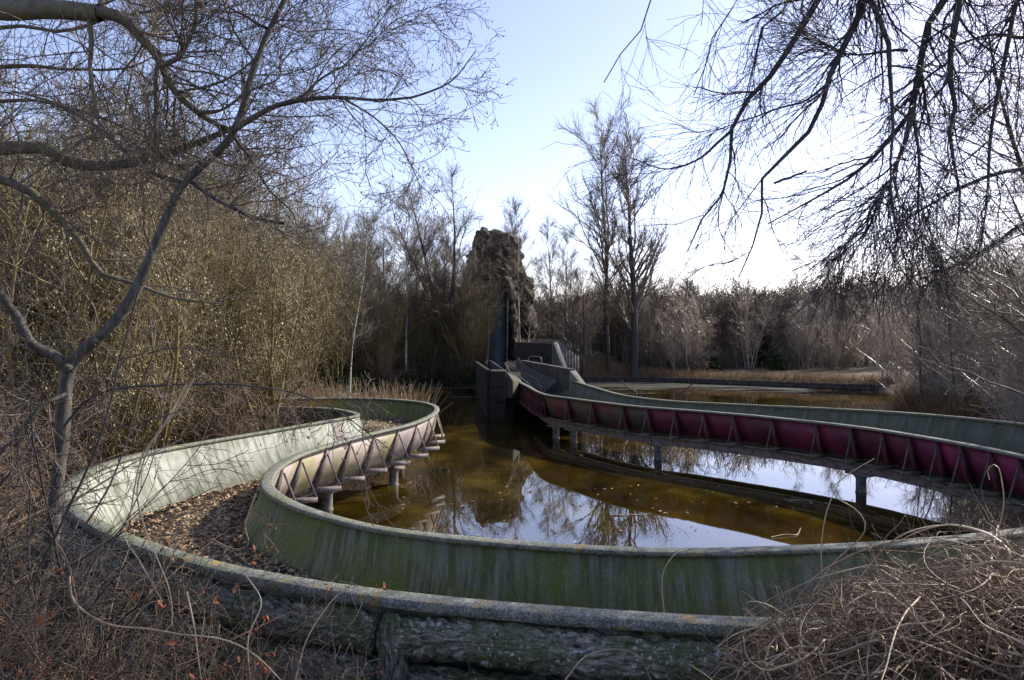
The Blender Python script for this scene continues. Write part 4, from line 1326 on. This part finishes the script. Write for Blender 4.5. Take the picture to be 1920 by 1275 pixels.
# reeds
def reeds(name, label, rng, xy, h, mat):
    n = len(xy)
    g = np.maximum(ground_z(xy[:, 0], xy[:, 1]), -0.1)
    start = np.c_[xy, g]
    d = np.c_[rng.normal(0, 0.22, (n, 2)), np.ones(n)]
    d /= np.linalg.norm(d, axis=1, keepdims=True)
    P, R = walk(rng, start, d, h * rng.uniform(0.5, 1.2, n), np.full(n, 0.012), 0.006, 4, 0.13, (0, 0, -0.05))
    o = tube_obj(name, [(P, R, 3)], mat, kind='stuff')
    o['label'] = label
    o['category'] = 'reeds'
def near_shore(rng, n, cx, cy, sx, sy, lo, hi):
    out = []
    while sum(len(o) for o in out) < n:
        x = rng.uniform(cx - sx, cx + sx, 4000)
        y = rng.uniform(cy - sy, cy + sy, 4000)
        sd = pond_sd(x, y)
        m = (sd > lo) & (sd < hi)
        out.append(np.c_[x, y][m])
    return np.concatenate(out)[:n]
rng = np.random.default_rng(14)
reeds('dry_reeds', 'pale dry reeds at the left pond edge behind the green flume bend', rng, near_shore(rng, 2600, -10.5, 36, 4, 12, -1.2, 0.6), 1.1, M['reed'])
reeds('dry_reeds', 'orange dry grass at the right pond edge beyond the flume', rng, near_shore(rng, 5200, 26, 44, 7, 12, -0.8, 2.2), 1.3, M['reed'])
reeds('dry_reeds', 'strip of orange dry grass on top of the far bank edging', rng, near_shore(rng, 6500, 20, 68, 17, 10, 0.5, 2.6), 0.65, M['reed'])
xy = np.c_[rng.uniform(-7.6, -3.7, 900), rng.uniform(25.9, 28.6, 900)]
reeds('dry_reeds', 'pale feathery reeds standing in the water right behind the green bend', rng, xy, 2.45, M['reed_pale'])
xy = np.c_[rng.uniform(-20, -5, 3000), rng.uniform(12, 40, 3000)]
k_ = (pond_sd(xy[:, 0], xy[:, 1]) > 0.4) & (np.min(np.hypot(xy[:, None, 0] - OUT[None, ::6, 0], xy[:, None, 1] - OUT[None, ::6, 1]), axis=1) > 0.5)
reeds('dry_grass', 'thin dry grass under the left thicket', rng, xy[k_], 0.6, M['reed'])

# ------------------------------------------------------------------ the near trees
def limb_set(specs, n=26):
    """specs: list of (list of (px,py,Y), r0, r1)"""
    P, R = [], []
    for pts, r0, r1 in specs:
        q = catmull(np.array([at(*p) for p in pts]), n)
        P.append(q)
        R.append(np.linspace(r0, r1, n) )
    P, R = np.array(P), np.array(R)
    rngl = np.random.default_rng(3)
    for k in range(len(P)):
        s = np.linspace(0, 6, n)
        amp = np.clip(R[k], 0.008, 0.03)[:, None] * 0.6
        P[k] += np.stack([vnoise(np.c_[s, s * 0 + k, s * 0 + j]) for j in range(3)], 1) * amp
        R[k] *= 1 + 0.12 * vnoise(np.c_[s * 2, s * 0 + k, s * 0 + 9.5])
    return P, R

def Y3(pts, y0, y1):
    m = max(1, len(pts) - 1)
    return [(p[0], p[1], y0 + (y1 - y0) * i / m) for i, p in enumerate(pts)]

# grey tree at left
ash = thing('grey_tree', 'smooth grey foreground tree forking above the pale flume wall', 'tree', (0, 0, 0))
sp = [(Y3([(70, 1180), (92, 1060), (106, 940), (118, 800), (132, 690), (215, 605), (258, 540), (290, 468), (318, 400), (340, 350), (390, 298), (432, 256), (458, 195), (476, 130), (506, 55), (555, -40), (600, -120)], 5.6, 6.2), 0.064, 0.018)]
Pt, Rt = limb_set(sp, 60)
tube_obj('trunk', [(Pt, Rt, 12)], M['bark_grey'], ash)
lim = [
    (Y3([(432, 256), (500, 205), (560, 190), (640, 184), (720, 188), (790, 178), (850, 150), (893, 95)], 6.0, 6.3), 0.026, 0.004),
    (Y3([(355, 340), (430, 385), (490, 412), (530, 418)], 6.0, 5.7), 0.02, 0.014),
    (Y3([(436, 255), (470, 300), (505, 355), (550, 402), (556, 440)], 6.0, 6.4), 0.018, 0.005),
    (Y3([(132, 692), (98, 665), (60, 640), (25, 590), (0, 550), (-60, 470)], 5.7, 5.3), 0.045, 0.03),
    (Y3([(345, 345), (300, 330), (240, 290), (170, 230), (90, 190), (20, 170)], 6.0, 6.3), 0.02, 0.006),
    (Y3([(480, 120), (440, 60), (420, 0), (400, -60)], 6.1, 6.4), 0.012, 0.004),
    (Y3([(500, 55), (440, 20), (400, 5)], 6.1, 6.4), 0.014, 0.006),
    (Y3([(560, 190), (600, 150), (650, 120), (690, 70), (735, 10)], 6.1, 6.5), 0.012, 0.004),
    (Y3([(640, 184), (700, 220), (745, 265), (780, 330), (795, 385)], 6.1, 6.4), 0.010, 0.003),
    (Y3([(690, 90), (740, 40), (828, 8)], 6.4, 6.6), 0.006, 0.003),
    (Y3([(118, 800), (180, 740), (300, 722), (430, 722), (560, 740), (640, 775), (700, 820), (790, 885)], 5.6, 5.2), 0.011, 0.003),
    (Y3([(125, 740), (80, 760), (20, 830), (-40, 880)], 5.6, 5.2), 0.02, 0.008),
]
Pl, Rl = limb_set(lim)
for k in range(len(Pl)):
    tube_obj('limb', [(Pl[k:k + 1], Rl[k:k + 1], 7)], M['bark_grey'], ash)
rng = np.random.default_rng(101)
PT = np.concatenate([catmull(Pt[0, 18:], 26)[None], Pl])
RT = np.concatenate([np.interp(np.linspace(0, 1, 26), np.linspace(0, 1, 42), Rt[0, 18:])[None], Rl])
T2 = grow(rng, PT, RT, 16, (0.08, 0.97), (30, 70), L=1.0, fall=0.62, rr=0.45, rmax=0.008, rmin=0.0028, n=9, wander=0.15, trop=(-0.01, 0, 0.02))
T3 = grow(rng, *T2, 6, (0.12, 1), (30, 65), L=0.4, fall=0.4, rr=0.6, rmin=0.0022, n=6, wander=0.14, trop=(0, 0, 0.03))
T4 = grow(rng, *T3, 4, (0.2, 1), (30, 65), L=0.14, fall=0.3, rr=0.7, rmin=0.002, n=3, wander=0.1)
tube_obj('crown', [(*T2, 4), (*T3, 3), (*T4, 3)], M['twig_brown'], ash)
bud = np.concatenate([T4[0][:, -1], T3[0][:, -1]])
link('buds', blobs('buds', bud[rng.random(len(bud)) < 0.7], 0.0055, rng, 1.9), M['twig_brown'], ash, 'stuff')

# mossy tree whose limbs reach in from the left edge
moss = thing('mossy_tree', 'old mossy tree reaching thick limbs in from the upper left edge', 'tree', (0, 0, 0))
bx, by = X_at(-420, 6.4), 6.4
sp = [([(-420, 1000, 6.4), (-400, 700, 6.4), (-330, 420, 6.4), (-230, 180, 6.3), (-60, 30, 6.2), (20, 18, 6.1), (100, 18, 6.0), (190, 26, 6.0)], 0.20, 0.075)]
Pm, Rm = limb_set(sp, 50)
tube_obj('trunk', [(Pm, Rm, 12)], M['bark_moss'], moss)
lim = [
    (Y3([(186, 26), (232, 36), (262, 66), (300, 120), (330, 172), (372, 212), (430, 246), (470, 290)], 6.0, 6.6), 0.055, 0.012),
    (Y3([(190, 26), (200, -20), (210, -80)], 6.0, 6.2), 0.04, 0.02),
    (Y3([(302, 122), (340, 105), (362, 60), (368, 10), (372, -40)], 6.0, 5.8), 0.022, 0.014),
    (Y3([(170, 34), (170, 100), (172, 165), (186, 235), (200, 300)], 6.0, 5.8), 0.022, 0.008),
    (Y3([(296, 118), (292, 190), (291, 260), (288, 330)], 6.2, 6.4), 0.018, 0.008),
    (Y3([(-330, 420), (-180, 300), (-30, 281), (92, 280), (122, 302), (172, 313), (250, 306), (345, 278), (440, 240), (540, 190), (600, 168)], 6.6, 7.2), 0.11, 0.008),
    (Y3([(-330, 430), (-140, 320), (-20, 330), (60, 362), (112, 412), (160, 472), (182, 512), (250, 532), (330, 560), (420, 570)], 6.4, 6.9), 0.075, 0.006),
    (Y3([(-200, 200), (-60, 140), (40, 125), (140, 130), (240, 128), (300, 100)], 6.6, 7.2), 0.035, 0.006),
    (Y3([(-60, 200), (60, 190), (170, 215), (280, 260), (390, 300), (520, 330)], 7.0, 7.4), 0.022, 0.005),
    (Y3([(-60, 60), (40, 50), (120, 60), (220, 30), (330, 20), (480, 30), (560, 60), (640, 55), (700, 70)], 7.0, 7.6), 0.022, 0.004),
    (Y3([(330, 172), (400, 160), (470, 120), (520, 60), (560, 20)], 6.2, 6.8), 0.014, 0.004),
    (Y3([(372, 212), (420, 205), (470, 172), (520, 150), (528, 120), (550, 90)], 6.4, 6.8), 0.016, 0.004),
]
Pl, Rl = limb_set(lim)
for k in range(len(Pl)):
    tube_obj('limb', [(Pl[k:k + 1], Rl[k:k + 1], 8)], M['bark_moss'], moss)
rng = np.random.default_rng(103)
T2 = grow(rng, Pl, Rl, 24, (0.15, 1), (30, 75), L=1.35, fall=0.5, rr=0.35, rmax=0.011, rmin=0.003, n=10, wander=0.16, trop=(0.0, 0, 0.015))
T3 = grow(rng, *T2, 8, (0.1, 1), (30, 70), L=0.6, fall=0.4, rr=0.6, rmin=0.0023, n=6, wander=0.15, trop=(0, 0, 0.02))
T4 = grow(rng, *T3, 3, (0.2, 1), (30, 65), L=0.17, fall=0.3, rr=0.7, rmin=0.002, n=3, wander=0.1)
tube_obj('crown', [(*T2, 4), (*T3, 3), (*T4, 3)], M['twig_brown'], moss)

# dark tree hanging in from the upper right
hang = thing('overhanging_tree', 'dark silhouetted tree hanging its drooping limbs in from the upper right', 'tree', (0, 0, 0))
sp = [([(2700, 900, 8.0), (2680, 500, 8.0), (2600, 100, 7.8), (2500, -300, 7.6), (2350, -600, 7.4), (2200, -760, 7.3)], 0.3, 0.14)]
Ph, Rh = limb_set(sp, 40)
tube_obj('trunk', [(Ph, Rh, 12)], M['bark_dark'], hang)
Lb = lambda pts, y0, y1, a0, a1: (Y3([(2250, -700)] + pts, 7.4, y1), a0, a1)
lim = [
    Lb([(1640, -180), (1535, -5), (1490, 70), (1450, 135), (1412, 172), (1371, 245), (1370, 300), (1352, 372), (1325, 396), (1290, 470)], 7, 7.0, 0.105, 0.006),
    Lb([(1700, -150), (1625, -5), (1592, 70), (1558, 125), (1556, 158), (1535, 210), (1515, 250), (1460, 305), (1425, 345), (1428, 420), (1404, 475), (1385, 520)], 7, 6.8, 0.105, 0.005),
    Lb([(1660, -120), (1637, 0), (1662, 60), (1668, 150), (1674, 240), (1668, 330), (1680, 420)], 7, 6.5, 0.1, 0.006),
    Lb([(1850, -150), (1772, 0), (1740, 50), (1721, 145), (1711, 205), (1670, 260), (1612, 320), (1550, 360), (1485, 396), (1440, 420)], 7, 7.2, 0.11, 0.005),
    Lb([(1830, -140), (1802, 0), (1782, 125), (1792, 205), (1780, 260), (1800, 370), (1790, 470)], 7, 6.8, 0.1, 0.006),
    (Y3([(1711, 205), (1722, 280), (1722, 385), (1730, 470)], 7.1, 6.9), 0.022, 0.006),
    (Y3([(1711, 205), (1676, 325), (1632, 395), (1620, 438), (1560, 490)], 7.1, 6.8), 0.03, 0.005),
    (Y3([(1705, 92), (1612, 103), (1545, 92)], 7.1, 7.4), 0.02, 0.006),
    Lb([(1300, -160), (1228, -20), (1206, 50), (1178, 80), (1147, 130), (1133, 155)], 7, 7.6, 0.05, 0.004),
    (Y3([(1371, 245), (1322, 290), (1282, 312), (1240, 317), (1182, 296)], 7.1, 7.4), 0.018, 0.004),
    Lb([(1500, -150), (1492, -5), (1436, 37), (1420, 90), (1406, 150), (1390, 210)], 7, 7.3, 0.055, 0.006),
    Lb([(1960, -150), (1905, 0), (1880, 125), (1858, 250), (1850, 385), (1830, 500)], 7, 7.0, 0.06, 0.008),
    (Y3([(2400, 100), (1990, 290), (1850, 332), (1762, 372), (1685, 420), (1620, 470)], 8.0, 7.2), 0.06, 0.006),
    (Y3([(2500, 300), (1980, 400), (1870, 455), (1790, 500), (1700, 520)], 8.0, 7.4), 0.05, 0.006),
    (Y3([(2300, -100), (1970, 60), (1860, 65), (1770, 100), (1700, 160)], 8.0, 7.8), 0.05, 0.006),
    Lb([(1420, -160), (1395, -20), (1340, 60), (1320, 130), (1300, 180)], 7, 7.6, 0.045, 0.004),
    (Y3([(1558, 150), (1510, 190), (1455, 205), (1400, 225), (1345, 245)], 6.9, 7.3), 0.016, 0.004),
    (Y3([(1450, 345), (1475, 335), (1512, 322)], 6.8, 6.8), 0.015, 0.011),
]
Pl, Rl = limb_set(lim)
for k in range(len(Pl)):
    Rl[k] = np.maximum(Rl[k] * 0.9, 0.006)
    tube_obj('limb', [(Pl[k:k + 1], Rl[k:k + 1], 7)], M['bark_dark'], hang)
rng = np.random.default_rng(107)
thin = np.array([k in (8, 9, 12, 13, 14, 16) for k in range(len(Pl))])
main = ~thin & np.array([k != 17 for k in range(len(Pl))])
A2 = grow(rng, Pl[main], Rl[main], 28, (0.28, 0.97), (18, 50), L=1.6, fall=0.66, rr=0.5, rmax=0.018, rmin=0.0042, n=12, wander=0.12, trop=(0.0, 0, -0.03))
xk = [3, 4, 5, 6, 11, 12, 13]
C2 = grow(rng, Pl[xk], Rl[xk], 10, (0.25, 0.72), (25, 60), L=1.5, fall=0.4, rr=0.4, rmax=0.012, rmin=0.0034, n=12, wander=0.15, trop=(0, 0, -0.02))
B2 = grow(rng, Pl[thin], Rl[thin], 9, (0.45, 1), (18, 50), L=0.8, fall=0.4, rr=0.45, rmax=0.010, rmin=0.003, n=12, wander=0.12, trop=(0.005, 0, -0.035))
T2 = (np.concatenate([A2[0], B2[0], C2[0]]), np.concatenate([A2[1], B2[1], C2[1]]))
T3 = grow(rng, *T2, 6, (0.12, 1), (20, 52), L=0.8, fall=0.45, rr=0.6, rmin=0.0029, n=8, wander=0.12, trop=(0.0, 0, -0.03))
T4 = grow(rng, *T3, 2, (0.15, 1), (20, 52), L=0.36, fall=0.3, rr=0.7, rmin=0.002, n=5, wander=0.1, trop=(0, 0, -0.03))
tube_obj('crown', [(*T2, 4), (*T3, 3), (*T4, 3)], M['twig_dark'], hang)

# second near tree that fills the right edge with fine twigs
edge = thing('twiggy_tree', 'finely branched bare tree filling the right edge above the thicket', 'tree', (X_at(2110, 12), 12.0, 0.5))
rng = np.random.default_rng(109)
P0, R0 = stem_set(rng, 4, 16, 10.5, 0.11, 0.3, 0.06, base=0.25, hv=0.2)
P1, R1 = grow(rng, P0, R0, 20, (0.2, 1), (30, 65), L=4.2, fall=0.5, rr=0.45, rmax=0.035, rmin=0.006, n=10, wander=0.13, trop=(-0.01, 0, 0.02))
P2, R2 = grow(rng, P1, R1, 13, (0.15, 1), (30, 65), L=1.4, fall=0.4, rr=0.55, rmin=0.004, n=7, wander=0.14)
P3, R3 = grow(rng, P2, R2, 5, (0.15, 1), (30, 65), L=0.5, fall=0.3, rr=0.65, rmin=0.003, n=5, wander=0.14)
tube_obj('trunk', [(P0, R0, 9)], M['bark_dark'], edge)
tube_obj('crown', [(P1, R1, 5), (P2, R2, 3), (P3, R3, 3)], M['twig_grey'], edge)

for o in list(ash.children) + list(moss.children):
    if o.name.split('.')[0] in ('trunk', 'limb'):
        me = o.data
        co = np.zeros(len(me.vertices) * 3)
        me.vertices.foreach_get('co', co)
        co = co.reshape(-1, 3)
        co += np.stack([vnoise(co * np.array([9, 9, 5]), 70 + j) for j in range(3)], 1) * 0.006 + np.stack([vnoise(co * 28, 80 + j) for j in range(3)], 1) * 0.002
        me.vertices.foreach_set('co', co.ravel().astype(np.float32))
        me.update()

# ------------------------------------------------------------------ foreground tangles
def arcs(rng, start, d, ln, r0, r1, n, wander, droop, curl):
    """long vines: drooping, with slowly changing curl"""
    Mv = len(start)
    P = np.zeros((Mv, n, 3))
    P[:, 0] = start
    step = (ln / (n - 1))[:, None]
    ax = rng.normal(size=(Mv, 3))
    ax /= np.linalg.norm(ax, axis=1, keepdims=True)
    cu = rng.normal(0, curl, Mv)[:, None]
    for i in range(1, n):
        d = d + np.cross(ax, d) * cu + rng.normal(size=d.shape) * wander
        d[:, 2] += droop
        d /= np.linalg.norm(d, axis=1, keepdims=True)
        ax += rng.normal(size=ax.shape) * 0.25
        ax /= np.linalg.norm(ax, axis=1, keepdims=True)
        P[:, i] = P[:, i - 1] + d * step
    R = np.asarray(r0)[:, None] * (1 - np.linspace(0, 0.75, n) ** 1.5)[None]
    return P, R

def heap_h(x, y):
    """height of the bramble heap, lower right"""
    hx_ = np.interp(x, [0.7, 1.2, 1.55, 1.95, 2.35, 2.8, 3.4, 5.0, 6.5], [0.8, 1.4, 1.95, 2.3, 2.5, 2.63, 2.70, 2.68, 2.0])
    f_ = np.exp(-np.abs((y - 4.1) / 1.25) ** 4)
    return 0.8 + (hx_ - 0.8) * f_

rng = np.random.default_rng(131)
n = 3400
cx = rng.uniform(0.9, 5.2, n)
cyv = rng.normal(4.1, 0.65, n)
m = (cx > 0.9) & (cx < 6) & (cyv > 2.2) & (cyv < 6.0)
cx, cyv = cx[m], cyv[m]
n = len(cx)
top = heap_h(cx, cyv)
gr = ground_z(cx, cyv)
zz = np.maximum(top - np.abs(rng.normal(0, 0.22, n)), gr + 0.05)
th = rng.uniform(0, 2 * np.pi, n)
d = np.c_[np.cos(th), np.sin(th) * 0.7, rng.normal(0.12, 0.3, n)]
d /= np.linalg.norm(d, axis=1, keepdims=True)
P, R = arcs(rng, np.c_[cx, cyv, zz], d, rng.uniform(0.4, 1.7, n), np.clip(rng.lognormal(-5.42, 0.45, n), 0.0018, 0.0105), 0.002, 22, 0.09, -0.03, 0.24)
# keep the vines lying on the heap rather than inside the earth or high above it
hx = heap_h(P[:, :, 0], P[:, :, 1])
P[:, :, 2] = np.where(P[:, :, 2] > hx + 0.22, hx + 0.22 + (P[:, :, 2] - hx - 0.22) * 0.3, P[:, :, 2])
P[:, :, 2] = np.maximum(P[:, :, 2], hx - 0.75)
half = rng.random(n) < 0.55
bram = thing('bramble_heap', 'big tangled heap of pale dry vines piled at the lower right', 'brambles', (0, 0, 0))
link_o = tube_obj('pale_vines', [(P[half], R[half], 5)], M['vine'], bram, 'stuff')
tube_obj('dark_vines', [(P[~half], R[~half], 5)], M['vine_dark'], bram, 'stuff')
T2 = grow(rng, P, R, 4, (0.1, 1), (25, 80), L=0.4, fall=0.2, rr=0.55, rmin=0.0013, n=7, wander=0.2)
tube_obj('twigs', [(*T2, 3)], M['vine_dark'], bram, 'stuff')
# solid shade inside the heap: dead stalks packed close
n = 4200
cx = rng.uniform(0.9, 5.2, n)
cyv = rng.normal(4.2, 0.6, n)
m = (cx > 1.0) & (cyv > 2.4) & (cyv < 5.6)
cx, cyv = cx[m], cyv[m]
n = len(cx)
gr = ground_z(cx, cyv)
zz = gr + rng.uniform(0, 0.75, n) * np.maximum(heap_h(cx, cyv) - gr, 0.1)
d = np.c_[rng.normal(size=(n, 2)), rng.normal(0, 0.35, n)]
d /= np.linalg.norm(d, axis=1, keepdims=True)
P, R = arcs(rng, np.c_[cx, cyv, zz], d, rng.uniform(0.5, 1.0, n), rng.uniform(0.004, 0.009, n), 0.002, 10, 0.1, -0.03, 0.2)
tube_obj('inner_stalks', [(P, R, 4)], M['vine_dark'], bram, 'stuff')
# loose loops rising over the rim
loops = [Y3([(1440, 1270), (1460, 1190), (1520, 1090), (1600, 1040), (1680, 1015), (1760, 1010), (1840, 1030)], 4.6, 4.9),
         Y3([(1500, 1150), (1560, 1060), (1620, 1000), (1610, 960), (1560, 925), (1590, 890), (1640, 860)], 5.0, 5.3),
         Y3([(1545, 1120), (1540, 1030), (1550, 960), (1575, 900)], 5.1, 5.2),
         Y3([(1500, 1175), (1440, 1135), (1400, 1130), (1405, 1150), (1440, 1180)], 4.7, 4.8),
         Y3([(1600, 1100), (1680, 1010), (1780, 985), (1880, 1010), (1960, 1060)], 4.6, 4.8),
         Y3([(1850, 1060), (1880, 960), (1878, 900), (1868, 872), (1852, 880), (1855, 900)], 4.9, 5.0),
         Y3([(1060, 1275), (1100, 1230), (1160, 1218), (1200, 1235), (1220, 1275)], 4.4, 4.6),
         Y3([(1245, 1150), (1242, 1080), (1265, 1040), (1290, 1030)], 5.3, 5.6)]
for k, pts in enumerate(loops):
    Pq = catmull(np.array([at(*p) for p in pts]), 26)
    tube_obj('loose_vine', [(Pq[None], np.linspace(0.0065, 0.003, 26)[None], 5)], M['vine'], bram)

# lower-left tangle: twiggy bush with rusty leaves
bush = thing('rusty_leaved_bush', 'leafless twiggy bush with a few rusty orange leaves at the lower left', 'bush', (0, 0, 0))
rng = np.random.default_rng(141)
n = 190
sx = rng.uniform(-4.6, -0.6, n)
sy = rng.uniform(3.2, 5.2, n) 
gr = ground_z(sx, sy)
d = np.c_[rng.normal(0.05, 0.45, n), rng.normal(0.1, 0.35, n), np.ones(n)]
d /= np.linalg.norm(d, axis=1, keepdims=True)
ln = rng.uniform(0.8, 2.3, n) * np.where(sx < -2.2, 1.0, 0.42)
P, R = arcs(rng, np.c_[sx, sy, gr], d, ln, rng.uniform(0.004, 0.009, n), 0.002, 16, 0.06, -0.04, 0.06)
T2 = grow(rng, P, R, 8, (0.15, 1), (30, 75), L=0.7, fall=0.4, rr=0.55, rmin=0.002, n=8, wander=0.14, trop=(0, 0, 0.02))
T3 = grow(rng, *T2, 4, (0.2, 1), (30, 70), L=0.26, fall=0.3, rr=0.65, rmin=0.0016, n=5, wander=0.14)
tube_obj('stems', [(P, R, 5)], M['vine_dark'], bush)
tube_obj('crown', [(*T2, 4), (*T3, 3)], M['twig_red'], bush)
q = T3[0][:, -1]
q = q[(rng.random(len(q)) < 0.10) & (vnoise(q * 2.2, 4) > 0.05)]
pts = np.repeat(q, 3, 0) + rng.normal(0, 0.018, (len(q) * 3, 3))
link('leaves', leaves_mesh('leaves', rng, pts, 0.05, 3.0, 0.42), M['dry_leaf'], bush, 'stuff')
vines = [Y3([(365, 708), (330, 770), (285, 830), (262, 890), (258, 940), (275, 1000), (300, 1060), (318, 1110), (322, 1170), (290, 1200)], 4.6, 4.2),
         Y3([(350, 720), (315, 785), (270, 850), (255, 900), (245, 960), (235, 1010), (260, 1050), (305, 1130)], 4.65, 4.3),
         Y3([(130, 1080), (140, 1130), (200, 1170), (280, 1180), (340, 1190), (420, 1200), (480, 1230), (540, 1290)], 4.2, 4.0),
         Y3([(350, 1110), (365, 1180), (372, 1240), (380, 1290)], 4.2, 4.1),
         Y3([(480, 925), (460, 985), (466, 1020), (440, 1030), (395, 1010)], 5.0, 5.0),
         Y3([(550, 1290), (575, 1200), (620, 1130), (660, 1095)], 4.4, 4.7),
         Y3([(470, 1290), (465, 1200), (490, 1130), (462, 1080)], 4.4, 4.6)]
for k, pts in enumerate(vines):
    Pq = catmull(np.array([at(*p) for p in pts]), 30)
    tube_obj('loose_vine', [(Pq[None], np.linspace(0.0065, 0.003, 30)[None], 6)], M['vine'], bush)

tangle = thing('tangled_shrub', 'dark tangled shrub of crossing branches round the grey tree at the left edge', 'bush', (0, 0, 0))
rng = np.random.default_rng(161)
n = 34
sx = rng.uniform(-5.6, -3.3, n)
sy = rng.uniform(4.2, 6.0, n)
d = np.c_[rng.normal(0.12, 0.5, n), rng.normal(0.0, 0.3, n), np.ones(n)]
d /= np.linalg.norm(d, axis=1, keepdims=True)
P, R = arcs(rng, np.c_[sx, sy, ground_z(sx, sy)], d, rng.uniform(1.6, 3.6, n), rng.uniform(0.007, 0.014, n), 0.002, 18, 0.06, -0.03, 0.05)
T2 = grow(rng, P, R, 11, (0.2, 1), (30, 75), L=1.0, fall=0.4, rr=0.5, rmin=0.0028, n=10, wander=0.15, trop=(0, 0, -0.01))
T3 = grow(rng, *T2, 6, (0.15, 1), (30, 70), L=0.38, fall=0.3, rr=0.6, rmin=0.002, n=6, wander=0.15)
tube_obj('stems', [(P, R, 6)], M['bark_dark'], tangle)
tube_obj('crown', [(*T2, 4), (*T3, 3)], M['twig_dark'], tangle)

n = 700
x = rng.uniform(1.4, 4.6, n)
y = rng.uniform(3.3, 4.9, n)
pts = np.c_[x, y, heap_h(x, y) + rng.normal(-0.08, 0.1, n)]
pts = pts[vnoise(pts * 1.7, 9) > 0.0]
link('dead_leaves', leaves_mesh('dead_leaves', rng, pts, rng.choice([0.025, 0.04, 0.06], len(pts)), 2.5, 0.45), M['dry_leaf'], bram, 'stuff')

# bramble stalks low in the middle foreground
low = thing('bramble_stalks', 'sparse dry bramble stalks in front of the bark logs', 'brambles', (0, 0, 0))
rng = np.random.default_rng(151)
n = 44
sx = rng.uniform(-1.4, 2.0, n)
sy = rng.uniform(3.9, 4.8, n)
d = np.c_[rng.normal(0, 0.5, n), rng.normal(0, 0.2, n), np.ones(n)]
d /= np.linalg.norm(d, axis=1, keepdims=True)
P, R = arcs(rng, np.c_[sx, sy, ground_z(sx, sy)], d, rng.uniform(0.35, 0.85, n), rng.uniform(0.003, 0.006, n), 0.002, 16, 0.05, -0.05, 0.07)
tube_obj('stems', [(P, R, 5)], M['vine'], low, 'stuff')
T2 = grow(rng, P, R, 4, (0.2, 1), (30, 70), L=0.2, fall=0.3, rr=0.6, rmin=0.0015, n=5, wander=0.14)
tube_obj('twigs', [(*T2, 3)], M['twig_red'], low, 'stuff')
